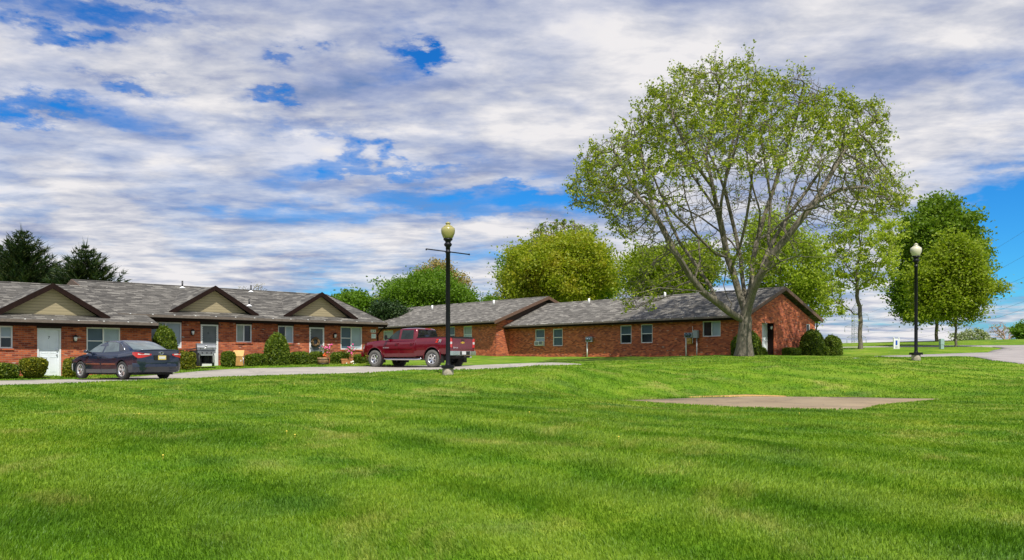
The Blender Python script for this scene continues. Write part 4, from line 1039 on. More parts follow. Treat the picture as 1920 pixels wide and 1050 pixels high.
def build_pickup():
    Yr, Yf = 40.4, 42.4; rl = Vector((-3.71, 40.4, 0)); fl = Vector((-.15875 * 42.42, 42.42, 0)); h = (fl - rl).normalized(); lf = Vector((-h.y, h.x, 0))
    if lf.y > 0: lf = -lf
    C = rl + h * 1.80 - lf * .85; zg = -.432
    root = empty('pickup_truck', (C.x, C.y, zg), math.atan2(h.y, h.x)); tag(root, 'dark red crew cab pickup with large muddy tyres parked behind the lamp post', 'pickup truck')
    ST = [(-2.86, .62, 1.40, .955), (-2.84, .60, 1.425, .975), (-2.2, .58, 1.425, .985), (-1.2, .52, 1.42, .985), (-.80, .50, 1.41, .985), (-.74, .47, 1.345, .975), (0, .46, 1.33, .975), (1.0, .46, 1.32, .975), (1.25, .46, 1.325, .975),
          (1.5, .48, 1.33, .98), (2.0, .52, 1.29, .985), (2.4, .54, 1.23, .975), (2.62, .54, 1.17, .93), (2.76, .56, 1.10, .84), (2.80, .58, 1.04, .78)]
    body, sec = loft_body('body', ST, [paint_truck, blackp], root, [(-1.80, .47), (1.845, .47)], .50, .985)
    cb, g = cabin(body, paint_truck, [(1.28, -.76, 1.22, .93), (1.40, -.755, 1.06, .895), (1.60, -.74, .80, .83), (1.80, -.71, .52, .765), (1.86, -.68, .40, .735)], .065, .10, .0)
    for sd in (1, -1):
        d1 = side_patch(sec, .28, 1.20, 2, 7, sd, .005, paint_truck, 'door', root); d2 = side_patch(sec, -.68, .24, 2, 7, sd, .005, paint_truck, 'door', root)
        for dd, x in ((d1, .40), (d2, -.56)):
            m = MB(); m.tube([(x - .09, sd * .97, 1.16), (x - .07, sd * 1.01, 1.16), (x + .07, sd * 1.01, 1.16), (x + .09, sd * .97, 1.16)], .018, 6); m.build('handle', paint_truck, dd)
        m = MB(); m.box((.26, sd * .992, .90), (1.7, .014, .035)); m.build('side_moulding', paint_truck, root)
        side_glass(g, d1, [(.34, 1.37), (1.02, 1.38), (.82, 1.56), (.56, 1.75), (.44, 1.80), (.34, 1.81)], sd, glass_mid, 'window')
        side_glass(g, d2, [(-.58, 1.37), (.20, 1.37), (.20, 1.81), (-.52, 1.80)], sd, glass_mid, 'window')
        e = MB(); e.box((1.0, sd * 1.10, 1.46), (.11, .17, .21)); mr = e.build('mirror', blackp, root); 
        bmx = bmesh.new(); bmx.from_mesh(mr.data); bmesh.ops.remove_doubles(bmx, verts=bmx.verts[:], dist=.001); bmesh.ops.bevel(bmx, geom=bmx.edges[:], offset=.03, segments=2, affect='EDGES'); bmx.to_mesh(mr.data); bmx.free()
        e = MB(); e.tube([(1.0, sd * .90, 1.40), (1.0, sd * 1.05, 1.43)], .025, 6); e.build('mirror_arm', blackp, mr)
        m = MB(); m.tube([(1.22, sd * .93, .47), (1.15, sd * 1.05, .40), (.9, sd * 1.06, .385), (-.95, sd * 1.06, .385), (-1.12, sd * 1.04, .40), (-1.18, sd * .93, .47)], .038, 8); m.build('running_board', chrome, root)
        m = MB(); m.poly([(-2.872, sd * .80, .94), (-2.872, sd * .965, .96), (-2.872, sd * .968, 1.38), (-2.872, sd * .80, 1.36)]); m.poly([(-2.872, sd * .967, .96), (-2.74, sd * .995, .98), (-2.74, sd * .995, 1.36), (-2.872, sd * .968, 1.38)])
        for (a, b) in (((-2.872, .80), (-2.85, .80)),): m.poly([(a[0], sd * a[1], .94), (b[0], sd * b[1], .94), (b[0], sd * b[1], 1.36), (a[0], sd * a[1], 1.36)])
        tl = m.build('taillight', redl, root)
        m = MB(); m.box((-2.874, sd * .885, 1.16), (.006, .14, .11)); m.build('reversing_lens', clearl, tl)
        m = MB(); m.poly([(2.56, sd * .962, .92), (2.70, sd * .90, .90), (2.80, sd * .76, .90), (2.80, sd * .76, 1.05), (2.70, sd * .90, 1.09), (2.50, sd * .975, 1.12)]); m.build('headlight', clearl, root)
        # arch lip
        for ax in (-1.80, 1.845):
            m = MB(); P = []
            for i in range(17):
                a = R(-12 + 204 * i / 16); P.append((ax + .515 * math.cos(a), sd * .978, .47 + .515 * math.sin(a)))
            m.tube(P, .024, 5); m.build('wheel_arch', paint_truck, root)
            wheel(root, ax, sd * .86, .41, .285, .245, sd, rubber_d, 6)
    end_glass(g, body, 1.445, 1.83, .10, .09, 'r', .0, glass_tint, 'rear_window'); end_glass(g, body, 1.36, 1.85, .07, .06, 'f', .10, glass_mid, 'windscreen')
    m = MB(); m.box((-.76, 0, 1.875), (.05, .36, .03)); m.build('brake_light', redl, body)
    m = MB(); m.box((-1.80, 0, 1.442), (2.06, 1.72, .035)); m.build('tonneau_cover', blackp, root)
    m = MB(); m.box((-2.868, 0, 1.135), (.02, 1.56, .50)); tg_ = m.build('tailgate', paint_truck, root)
    m = MB(); m.box((-2.872, 0, 1.415), (.05, 1.60, .045)); m.build('tailgate_cap', blackp, tg_)
    m = MB(); m.box((-2.885, 0, 1.30), (.014, .22, .05)); m.build('handle', blackp, tg_)
    m = MB(); z = 1.18                         # cross-shaped badge
    P = [(-.15, z - .028), (-.055, z - .028), (-.05, z - .05), (.065, z - .05), (.06, z - .028), (.15, z - .028), (.135, z + .028), (.055, z + .028), (.05, z + .05), (-.065, z + .05), (-.06, z + .028), (-.135, z + .028)]
    m.poly([(-2.884, y, zz) for y, zz in P]); m.poly([(-2.879, y, zz) for y, zz in P]); 
    for i in range(len(P)): a, b = P[i], P[(i + 1) % len(P)]; m.poly([(-2.884, *a), (-2.884, *b), (-2.879, *b), (-2.879, *a)])
    m.build('badge', gold, tg_)
    text_part('Silverado', .10, (-2.8795, .56, .94), (R(90), 0, R(-90)), silver_p, tg_, 'lettering', shear=.3)
    text_part('Z', .20, (-2.10, 1.0, 1.25), (R(90), 0, R(180)), red_p, body, 'decal', shear=.4, bold=.012)
    text_part('71', .17, (-2.29, 1.0, 1.245), (R(90), 0, R(180)), silver_p, body, 'decal', shear=.3, bold=.01)
    text_part('SILVERADO', .075, (1.08, .999, .955), (R(90), 0, R(180)), silver_p, body, 'lettering')
    # rear bumper
    m = MB(); P = [(-2.72, 1.0), (-2.90, .985), (-3.00, .90), (-3.02, .45), (-3.02, -.45), (-3.00, -.90), (-2.90, -.985), (-2.72, -1.0)]
    for i in range(len(P) - 1):
        a, b = P[i], P[i + 1]
        lo = .66 if i != 3 else .70
        m.poly([(*a, .58), (*b, .58), (*b, .78), (*a, .78)]); m.poly([(*a, .78), (*b, .78), (-2.85, b[1] * .98, .80), (-2.85, a[1] * .98, .80)]); m.poly([(*a, .58), (*b, .58), (-2.85, b[1] * .98, .58), (-2.85, a[1] * .98, .58)])
    bp = m.build('bumper', chrome, root)
    m = MB(); m.box((-3.025, 0, .68), (.03, .72, .17)); m.build('bumper_step', blackp, bp)
    m = MB(); m.box((-3.045, .12, .69), (.012, .31, .15)); m.build('license_plate', plate_w, root)
    m = MB(); m.tube([(-2.4, -.55, .52), (-2.98, -.60, .50)], .045, 10); m.build('exhaust_pipe', chrome, root)
    m = MB(); m.tube([(-2.7, 0, .50), (-3.06, 0, .50)], .05, 4); m.box((-2.8, 0, .52), (.2, 1.1, .09)); m.build('tow_hitch', blackp, root)
    m = MB(); m.box((2.80, 0, .64), (.16, 1.7, .22)); m.build('front_bumper', paint_truck, root); m = MB(); m.box((2.80, 0, .90), (.03, 1.35, .30)); m.build('grille', chrome, root)
    m = MB(); m.box((0, 0, .47), (4.9, 1.2, .12)); m.box((-1.8, 0, .41), (.16, 1.6, .16)); m.box((1.845, 0, .41), (.12, 1.6, .12)); m.build('underbody', blackp, root)
    m = MB()
    for ax in (-2.36, 1.33): 
        for sd in (-1, 1): m.box((ax, sd * .88, .40), (.02, .26, .34))
    m.build('mud_flap', blackp, root)
    return root
build_pickup()

# ------------------------------------------------------------------ trees
def rand_frames(n, up=0.0):
    a = RNG.normal(size=(n, 3)); a[:, 2] *= (1 - up * .7); a /= np.linalg.norm(a, axis=1)[:, None]
    b = RNG.normal(size=(n, 3)); b -= (a * b).sum(1)[:, None] * a; b /= np.linalg.norm(b, axis=1)[:, None] + 1e-9
    return a, b
def leaf_mesh(name, P, size, mat, parent, aspect=.55, up=0.0, label=None):
    n = len(P); a, b = rand_frames(n, up); s = size * RNG.uniform(.6, 1.35, n)[:, None]
    V = np.stack([P - a * s, P - b * s * aspect + a * s * .1, P + a * s, P + b * s * aspect + a * s * .1], 1).reshape(-1, 3)
    i = np.arange(n) * 4
    o = np_mesh(name, V, np.stack([i, i + 1, i + 2, i + 3], 1), mat, parent)
    return o

def grow(seeds, attr, step, infl, kill, iters=90):
    """Branches grow towards the free points of the crown. seeds: list of polylines; returns nodes and parents."""
    N = []; Pn = []
    for pl, par in seeds:
        prev = par
        for q in pl:
            N.append(q); Pn.append(prev if prev is not None else -1); prev = len(N) - 1
    N = [np.array(q, float) for q in N]
    nodes = np.array(N); best = np.full(len(attr), 1e9); bi = np.zeros(len(attr), int)
    def upd(lo):
        nonlocal best, bi
        for s in range(lo, len(nodes), 256):
            d = np.linalg.norm(attr[:, None] - nodes[None, s:s + 256], axis=2); j = d.argmin(1); dm = d[np.arange(len(attr)), j]
            k = dm < best; best[k] = dm[k]; bi[k] = j[k] + s
    upd(0); alive = best > kill
    for it in range(iters):
        k = alive & (best < infl)
        if not k.any(): break
        acc = {}
        for a_i in np.nonzero(k)[0]:
            v = attr[a_i] - nodes[bi[a_i]]; v = v / (np.linalg.norm(v) + 1e-9); acc.setdefault(bi[a_i], []).append(v)
        new = []; lo = len(nodes)
        for ni, vs in acc.items():
            d = np.mean(vs, 0) + RNG.normal(size=3) * .16; L = np.linalg.norm(d)
            if L < 1e-6: continue
            new.append(nodes[ni] + d / L * step); Pn.append(int(ni))
        if not new: break
        nodes = np.vstack([nodes, new]); upd(lo); alive &= best > kill
        if len(nodes) > 22000: break
    return nodes, np.array(Pn)

def wood_mesh(name, nodes, par, r_tip, expo, mat, parent, r_max=9, flare=None):
    n = len(nodes); acc = np.zeros(n); kids = [[] for _ in range(n)]
    for i in range(n):
        if par[i] >= 0: kids[par[i]].append(i)
    order = list(range(n))
    order.sort(key=lambda i: i); r = np.zeros(n)
    for i in reversed(order):
        v = acc[i] if acc[i] > 0 else r_tip ** expo
        r[i] = v ** (1 / expo)
        if par[i] >= 0: acc[par[i]] += v + (r_tip * .25) ** expo
    r = np.minimum(r, r_max)
    V = []; Fq = []
    def chain(start):
        c = [start]
        while True:
            ks = kids[c[-1]]
            if not ks: break
            c.append(max(ks, key=lambda q: r[q]))
        return c
    done = np.zeros(n, bool); roots = [i for i in range(n) if par[i] < 0]; stack = list(roots)
    while stack:
        s = stack.pop(); c = chain(s)
        for q in c:
            done[q] = True
        for q in c:
            for kk in kids[q]:
                if not done[kk] and kk not in c: stack.append(kk)
        pts = ([nodes[par[s]]] if par[s] >= 0 else []) + [nodes[q] for q in c]
        rr = ([min(r[s], r[par[s]])] if par[s] >= 0 else []) + [r[q] for q in c]
        if len(pts) < 2: continue
        pts = np.array(pts); R0 = rr[0]; k = 10 if R0 > .12 else (6 if R0 > .04 else (4 if R0 > .018 else 3))
        d = np.gradient(pts, axis=0); d /= np.linalg.norm(d, axis=1)[:, None] + 1e-9
        a = np.array([1., .2, 0]) if abs(d[0][0]) < .8 else np.array([0, 1., .2]); base = len(V)
        for i in range(len(pts)):
            b = np.cross(d[i], a); b /= np.linalg.norm(b) + 1e-9; a = np.cross(b, d[i])
            for j in range(k):
                t = 2 * math.pi * j / k; q = rr[i]
                if flare and pts[i][2] < flare[0]:
                    f = (1 - pts[i][2] / flare[0]); q *= 1 + f * f * (flare[1] + .35 * math.cos(5 * t + 1))
                V.append(pts[i] + (a * math.cos(t) + b * math.sin(t)) * q)
        for i in range(len(pts) - 1):
            for j in range(k): j2 = (j + 1) % k; Fq.append((base + i * k + j, base + i * k + j2, base + (i + 1) * k + j2, base + (i + 1) * k + j))
    return np_mesh(name, np.array(V), np.array(Fq), mat, parent, smooth=True), r, kids

bark_main = mat_bark('bark_grey', (.060, .049, .035), (.225, .195, .148)); bark_dark = mat_bark('bark_brown', (.06, .045, .03), (.20, .165, .12))
leaf_main = mat_leaf('maple_leaf', (.12, .185, .009), (.27, .34, .017), (.53, .56, .05), .5)

def main_tree():
    Y0 = 47.0; b = at(1396, 667.5, Y0); S = F / Y0
    root = empty('maple_tree', (b.x, b.y, b.z - .05)); tag(root, 'large spreading maple with thick forked trunk and thin new leaves by the gable end', 'tree')
    bz = b.z - .05
    L = lambda px, py, d=0: np.array([(px - HX) / F * (Y0 + d) - b.x, d, (HY - py) / F * (Y0 + d) - bz])
    limbs = [  # px, py, depth
        [(1396, 668, 0), (1396.5, 650, 0), (1396, 632, 0), (1397, 615, 0), (1398, 602, 0), (1398, 590, 0)],
        ([(1385, 597, -.15), (1367, 584, -.5), (1345, 568, -.9), (1319, 548, -1.4), (1293, 515, -1.8), (1266, 472, -2.2), (1243, 430, -2.4), (1222, 396, -2.6), (1195, 368, -2.8), (1165, 345, -2.8)], 4),
        ([(1392, 570, .2), (1384, 540, .4), (1373, 510, .5), (1364, 482, .6), (1357, 450, .5), (1350, 415, .3), (1343, 380, 0), (1335, 345, -.3), (1325, 310, -.4), (1318, 275, -.5)], 5),
        ([(1406, 572, -.3), (1413, 545, -.8), (1428, 512, -1.4), (1447, 478, -1.8), (1477, 444, -2.3), (1503, 408, -2.6), (1530, 378, -2.8), (1571, 357, -3.0), (1615, 350, -3.1)], 5),
        ([(1404, 560, .6), (1409, 525, 1.2), (1412, 490, 1.7), (1420, 450, 2.1), (1432, 410, 2.4), (1445, 370, 2.6), (1458, 330, 2.7), (1470, 290, 2.6)], 5),
        ([(1398, 560, .9), (1392, 520, 1.8), (1388, 480, 2.6), (1380, 440, 3.1), (1370, 400, 3.4), (1360, 360, 3.6)], 5),
    ]
    seeds = []; idx = 0; starts = []
    seeds.append(([L(*q) for q in limbs[0]], None)); idx = 6
    offs = []
    for pl, par in limbs[1:]:
        offs.append(idx); seeds.append(([L(*q) for q in pl], par)); idx += len(pl)
    A, B, C_, D, E = offs
    extra = [([(1300, 525, -1.0), (1312, 490, -.6), (1310, 450, -.2), (1298, 410, .2), (1285, 370, .4), (1280, 330, .4)], A + 3),
             ([(1275, 485, -3.0), (1248, 462, -4.0), (1215, 445, -4.8), (1180, 438, -5.2)], A + 4),
             ([(1225, 395, -1.6), (1215, 355, -1.0), (1205, 315, -.6), (1200, 275, -.4)], A + 6),
             ([(1180, 335, -2.2), (1165, 305, -1.8), (1150, 280, -1.6)], A + 8),
             ([(1335, 350, -1.4), (1310, 315, -2.4), (1285, 270, -3.0), (1262, 225, -3.2)], B + 6),
             ([(1322, 290, .6), (1335, 245, 1.2), (1345, 200, 1.5), (1350, 160, 1.6)], B + 7),
             ([(1372, 500, -.4), (1388, 460, -1.2), (1398, 415, -1.9), (1405, 370, -2.5), (1412, 320, -3.0)], B + 2),
             ([(1510, 395, -3.4), (1545, 385, -4.3), (1590, 380, -5.0), (1635, 372, -5.4)], C_ + 5),
             ([(1420, 520, -.4), (1436, 480, .2), (1455, 440, .9), (1482, 400, 1.5), (1515, 355, 2.0), (1545, 310, 2.4)], C_ + 1),
             ([(1458, 320, 3.6), (1450, 280, 4.2), (1440, 235, 4.6), (1432, 195, 4.8)], D + 6),
             ([(1475, 275, 2.2), (1490, 230, 1.8), (1500, 190, 1.5), (1508, 155, 1.4)], D + 7),
             ([(1362, 365, 4.4), (1345, 320, 5.0), (1325, 280, 5.4), (1300, 240, 5.6)], E + 5),
             ([(1358, 355, 3.0), (1365, 310, 2.6), (1375, 260, 2.6), (1380, 210, 2.4), (1390, 160, 2.2)], E + 5),
             ([(1372, 570, -.2), (1363, 556, .3), (1358, 535, .8), (1362, 508, 1.3), (1361, 490, 1.7)], A + 1),
             ([(1300, 545, -2.6), (1270, 543, -3.6), (1235, 540, -4.4), (1200, 548, -5.0), (1170, 552, -5.3)], A + 3),
             ([(1330, 535, .1), (1300, 490, .9), (1275, 455, 1.6), (1255, 415, 2.4), (1240, 380, 3)], A + 2),
             ([(1345, 478, -.4), (1320, 452, -1.2), (1290, 425, -2.0), (1262, 398, -2.8), (1240, 365, -3.4), (1225, 330, -3.6)], B + 3),
             ([(1345, 400, 1.2), (1325, 365, 2.0), (1300, 330, 2.6), (1275, 290, 3)], B + 5),
             ([(1352, 380, -.8), (1362, 335, -1.5), (1375, 290, -2), (1385, 245, -2.2), (1390, 200, -2.3)], B + 5),
             ([(1440, 505, -2.6), (1465, 490, -3.8), (1495, 480, -4.8), (1535, 482, -5.6), (1575, 480, -6.2)], C_ + 2),
             ([(1470, 425, -1.2), (1480, 385, -.4), (1492, 345, .2), (1508, 300, .6), (1530, 260, .8)], C_ + 4),
             ([(1440, 455, -1.4), (1443, 415, -1.0), (1445, 375, -.9), (1440, 330, -1.1), (1432, 285, -1.4), (1425, 240, -1.6)], C_ + 3),
             ([(1541, 356, -2.2), (1560, 322, -1.2), (1580, 285, -.4), (1610, 250, -.2), (1640, 228, 0)], C_ + 6),
             ([(1440, 440, 3.2), (1470, 415, 4.2), (1505, 390, 5.0), (1545, 375, 5.6)], D + 3),
             ([(1425, 400, 1.2), (1412, 355, .4), (1402, 310, 0), (1398, 265, -.2)], D + 3),
             ([(1372, 455, 4.0), (1345, 430, 4.8), (1310, 405, 5.4), (1270, 385, 5.8)], E + 2)]
    for pl, par in extra: seeds.append(([L(*q) for q in pl], par))
    outline = [(1064, 352), (1085, 300), (1110, 268), (1150, 255), (1172, 232), (1205, 190), (1240, 160), (1270, 128), (1300, 130), (1330, 108), (1375, 118), (1408, 104), (1430, 145), (1460, 152), (1505, 128), (1530, 150), (1560, 165), (1600, 190), (1640, 188), (1672, 215), (1662, 250), (1658, 295), (1680, 325), (1712, 378), (1690, 402), (1640, 416), (1600, 418), (1560, 440), (1530, 480), (1470, 500), (1440, 520), (1330, 520), (1260, 560), (1180, 590), (1160, 560), (1190, 520), (1200, 470), (1160, 440), (1130, 400), (1075, 385)]
    n = 90000; px = RNG.uniform(1060, 1710, n); py = RNG.uniform(100, 600, n); k = inside(outline, px, py); px, py = px[k], py[k]
    ed = pdist(outline, px, py); th = 8.0 * np.sqrt(np.clip(ed / 200, 0.02, 1)); dep = RNG.uniform(-1, 1, len(px)) * np.minimum(th, 7.2)
    shell = np.maximum(np.exp(-ed / 45), (np.abs(dep) / np.maximum(th, .1)) ** 3 * .6)
    w = .16 + .84 * shell; w *= np.where(py > 430, .5, 1) * np.where((px > 1590) & (py > 300), 2.2, 1) * np.where((px < 1260) & (py > 380), 1.5, 1); w *= np.where((py > 330) & (px > 1230) & (px < 1550), .65, 1)
    cl = np.sin(px / 23 + np.sin(py / 17)) * np.sin(py / 21 + dep * .8) ; w *= np.clip(.75 + .7 * cl, .05, 1.4)
    k = RNG.uniform(0, 1, len(px)) < w; px, py, dep = px[k], py[k], dep[k]
    m = min(len(px), 8200); k = RNG.permutation(len(px))[:m]; px, py, dep = px[k], py[k], dep[k]
    attr = np.stack([(px - HX) / F * (Y0 + dep) - b.x, dep, (HY - py) / F * (Y0 + dep) - bz], 1)
    nodes, par = grow(seeds, attr, .27, 3.2, .33)
    # feathery end twigs
    has = np.zeros(len(nodes), bool); has[par[par >= 0]] = True; ext = []; ep = []; base_n = len(nodes)
    for i in np.nonzero(~has)[0]:
        d0 = nodes[i] - nodes[par[i]]; d0 /= np.linalg.norm(d0) + 1e-9
        for k_ in range(RNG.integers(1, 4)):
            d = d0 + RNG.normal(size=3) * .45 + np.array([0, 0, .22]); d /= np.linalg.norm(d); l = RNG.uniform(.14, .30)
            p1 = nodes[i] + d * l; p2 = p1 + (d + np.array([0, 0, .25])) * l * .9; ext += [p1, p2]; ep += [int(i), base_n + len(ext) - 2]
    nodes = np.vstack([nodes, ext]); par = np.append(par, ep)
    jit = RNG.normal(size=nodes.shape) * .02; jit[:6] = 0; nodes = nodes + jit
    tr, r, kids = wood_mesh('trunk', nodes, par, .0088, 2.32, bark_main, root, .50, flare=(1.9, .55))
    nx = (nodes[:, 0] + b.x) / (Y0 + nodes[:, 1]) * F + HX; ny = HY - (nodes[:, 2] + bz) / (Y0 + nodes[:, 1]) * F
    thin = r < .022
    ed = np.where(inside(outline, nx, ny), pdist(outline, nx, ny), 0)
    top = np.exp(-((ny - 215) / 98) ** 2) * np.exp(-((nx - 1390) / 210) ** 2) * 1.5 + np.exp(-((nx - 1130) / 85) ** 2 - ((ny - 350) / 75) ** 2) * 1.2 + np.exp(-((nx - 1240) / 90) ** 2 - ((ny - 290) / 90) ** 2) \
          + np.exp(-((nx - 1240) / 95) ** 2 - ((ny - 545) / 38) ** 2) * .55 + np.exp(-((nx - 1370) / 75) ** 2 - ((ny - 500) / 32) ** 2) * .7 + np.exp(-((nx - 1590) / 80) ** 2 - ((ny - 235) / 60) ** 2) * .8 + np.exp(-((nx - 1640) / 85) ** 2 - ((ny - 370) / 50) ** 2) * .8
    prob = np.clip(top + .12 * (RNG.uniform(0, 1, len(top)) < .35) + .16 * (ed < 22), .03, 1.4)
    prob = prob * np.where((ny > 335) & (ny < 575) & (nx > 1235) & (nx < 1560) & ~((np.abs(nx - 1370) < 70) & (np.abs(ny - 500) < 32)), .40, 1.0)
    gap = np.sin(nodes[:, 0] * 1.15 + 1.4 * np.sin(nodes[:, 2] * .8)) * np.sin(nodes[:, 2] * 1.25 + nodes[:, 1] * .9 + .7)
    prob = prob * np.clip(.72 + .75 * gap, .12, 1.15)
    P = []
    ids = np.nonzero(thin)[0]
    for i in ids:
        if RNG.uniform() > prob[i] * (.72 if not kids[i] else .40): continue
        d = nodes[i] - nodes[par[i]]; c = RNG.integers(10, 26) if not kids[i] else RNG.integers(7, 18)
        ax = RNG.normal(size=3) * .10 + d * .8 + np.array([0, 0, .05]); tt = RNG.uniform(-.8, 1.5 if not kids[i] else 1.0, (c, 1))
        P.append(nodes[i] + ax * tt + RNG.normal(size=(c, 3)) * (.075, .075, .06))
    P = np.concatenate(P)
    leaf_mesh('crown', P, .068, leaf_main, root, .62, .3)
    print('main tree nodes', len(nodes), 'leaves', len(P), 'trunk r', r[0])
main_tree()

def leafy_tree(name, label, px, pyb, Y, trunk_top, tr_r, crowns, nleaf, size, lmat, bark, clump=.5, nattr=350, kill=.8, step=.6, group=None, wood_tip=.02, spread=.45, cat='tree', lean=0, hollow=.35, expo=2.3):
    """crowns: list of (px, py, rx_px, rz_px, depth_m, share)."""
    b = at(px, pyb, Y); S = F / Y
    root = empty(name, (b.x, b.y, b.z - .1)); tag(root, label, cat, group)
    L = lambda x, y, d=0: np.array([(x - px) / S, d, (pyb - y) / S + .1])
    at_ = []; P = []
    for (cx, cy, rx, rz, dy, sh) in crowns:
        c = L(cx, cy, 0); rad = np.array([rx / S, dy, rz / S])
        n = int(nattr * sh); q = RNG.normal(size=(n, 3)); q /= np.linalg.norm(q, axis=1)[:, None]; q *= (RNG.uniform(0.1, 1, n) ** .45)[:, None]; at_.append(c + q * rad * .94)
        nc = max(8, int(nleaf * sh / 55)); q = RNG.normal(size=(nc, 3)); q /= np.linalg.norm(q, axis=1)[:, None]
        lump = 1 + .13 * np.sin(q[:, 0] * 5 + q[:, 2] * 4 + cx) + .10 * np.sin(q[:, 1] * 7 + q[:, 2] * 9 + cy) + .05 * np.sin(q[:, 0] * 13 + q[:, 2] * 11)
        q *= (RNG.uniform(hollow, 1, nc) ** .5 * lump)[:, None]; cc = c + q * rad
        k = int(nleaf * sh / nc)
        flat = np.array([1, 1, .62]) * clump
        P.append((cc[:, None] + RNG.normal(size=(nc, k, 3)) * flat * RNG.uniform(.5, 1.2, (nc, 1, 1))).reshape(-1, 3))
    attr = np.concatenate(at_)
    n = 6; top = L(px + lean, trunk_top)
    trunk = [np.array([0, 0, -.3])] + [top * (i / n) + np.array([.04 * math.sin(i * 2), 0, 0]) for i in range(1, n + 1)]
    seeds = [(trunk, None)]
    nodes, par = grow(seeds, attr, step, 60, kill, 80)
    wood_mesh('trunk', nodes, par, wood_tip, expo, bark, root, tr_r, flare=(1.2, .35))
    P = np.concatenate(P)
    if spread:   # leaves along the thin branches too
        ids = RNG.integers(len(trunk), len(nodes), int(nleaf * .15)) if len(nodes) > len(trunk) else np.array([], int)
        P = np.concatenate([P, nodes[ids] + RNG.normal(size=(len(ids), 3)) * spread])
    leaf_mesh('crown', P, size, lmat, root, .6, .3)
    return root

lm_green = mat_leaf('leaf_green', (.095, .19, .011), (.135, .25, .014), (.185, .31, .02), .46)
lm_dark = mat_leaf('leaf_dark_green', (.105, .19, .009), (.15, .245, .012), (.205, .30, .017), .46)
lm_olive = mat_leaf('leaf_olive', (.185, .265, .011), (.255, .335, .015), (.335, .40, .022), .5)
lm_orange = mat_leaf('leaf_orange_green', (.22, .30, .014), (.30, .36, .018), (.39, .43, .026), .52, patch=(.43, .38, .024))
lm_lime = mat_leaf('leaf_lime', (.24, .33, .02), (.32, .41, .03), (.41, .49, .045), .52)
lm_bud = mat_leaf('leaf_buds', (.22, .15, .04), (.34, .26, .07), (.42, .36, .12), .3)
lm_white = mat_leaf('blossom_green', (.16, .22, .06), (.26, .31, .12), (.5, .52, .36), .3)

G = 'trees standing behind the brick buildings'
leafy_tree('round_tree', 'round orange tinted tree with wispy top rising behind the step between the two far roofs', 1050, 640, 86, 560, .45,
           [(1052, 515, 104, 70, 5.6, .8), (1000, 525, 56, 58, 4.5, .12), (1070, 470, 60, 30, 3.5, .08)], 70000, .13, lm_orange, bark_dark, .62, 700, .7, .55, G, .028, .5)
leafy_tree('green_tree', 'bright green tree just behind the round orange tree, showing at its left edge', 985, 640, 92, 575, .4, [(985, 515, 42, 50, 4, .55), (1110, 530, 46, 44, 4, .45)], 28000, .14, lm_green, bark_dark, .6, 200, 1, .7, G)
leafy_tree('green_tree', 'rounded green tree behind the roof, crossed by the amber lamp post', 800, 640, 96, 580, .45, [(795, 564, 86, 50, 5.5, .75), (760, 575, 46, 34, 4, .1), (860, 575, 30, 34, 3, .15)], 60000, .13, lm_green, bark_dark, .55, 350, .9, .6, G)
leafy_tree('budding_tree', 'brownish budding tree top showing above the rounded green tree', 822, 640, 104, 560, .4, [(820, 526, 42, 36, 3, .6), (850, 540, 30, 34, 3, .25), (775, 560, 60, 30, 3, .15)], 13000, .12, lm_bud, bark_dark, .4, 700, .6, .5, G, .035, .4)
leafy_tree('budding_tree', 'thin brownish twiggy tree top above the round orange tree', 1055, 640, 93, 500, .4, [(1052, 445, 66, 36, 3.5, 1)], 4200, .10, lm_olive, bark_dark, .22, 1100, .4, .4, G, .03, .3)
leafy_tree('green_tree', 'small bright green tree showing right of the gabled roof end', 668, 640, 90, 600, .3, [(665, 575, 40, 26, 3, 1)], 12000, .15, lm_green, bark_dark, .5, 120, 1, .6, G)
for px, py, rx, rz, lab in ((716, 590, 18, 22, 'dark conical evergreen, the left one of the pair between the two roofs'), (742, 590, 20, 20, 'dark conical evergreen, the right one of the pair between the two roofs')):
    leafy_tree('evergreen_tree', lab, px, 640, 84, 610, .25, [(px, py, rx, rz, 1.3, 1)], 9000, .10, mat_leaf('evergreen', (.012, .035, .006), (.022, .055, .009), (.045, .08, .012), .1), bark_dark, .35, 60, 1, .6, 'dark evergreens between the roofs')
leafy_tree('budding_tree', 'pale twiggy treetop beside the dark evergreens', 722, 640, 100, 600, .2, [(718, 575, 22, 24, 2, 1)], 1600, .12, lm_bud, bark_dark, .3, 260, .5, .45, G, .025, .3)
leafy_tree('green_tree', 'low green treetop just peeping over the roof behind the pickup', 925, 640, 110, 590, .2, [(925, 566, 20, 8, 2, 1)], 2500, .16, lm_green, bark_dark, .4, 30, 1, .6, G)
leafy_tree('olive_tree', 'yellow green tree behind the roof, seen through the left side of the maple', 1240, 640, 78, 560, .4, [(1240, 515, 74, 52, 4.5, .8), (1305, 500, 40, 50, 3, .2)], 38000, .12, lm_olive, bark_dark, .55, 350, .8, .55, G)
leafy_tree('lime_tree', 'tall lime green tree behind the gable end', 1470, 650, 72, 560, .4, [(1475, 500, 74, 78, 4.2, .72), (1440, 430, 40, 40, 3, .12), (1520, 560, 32, 50, 2.5, .16)], 24000, .12, lm_lime, bark_dark, .55, 420, .7, .5, G)
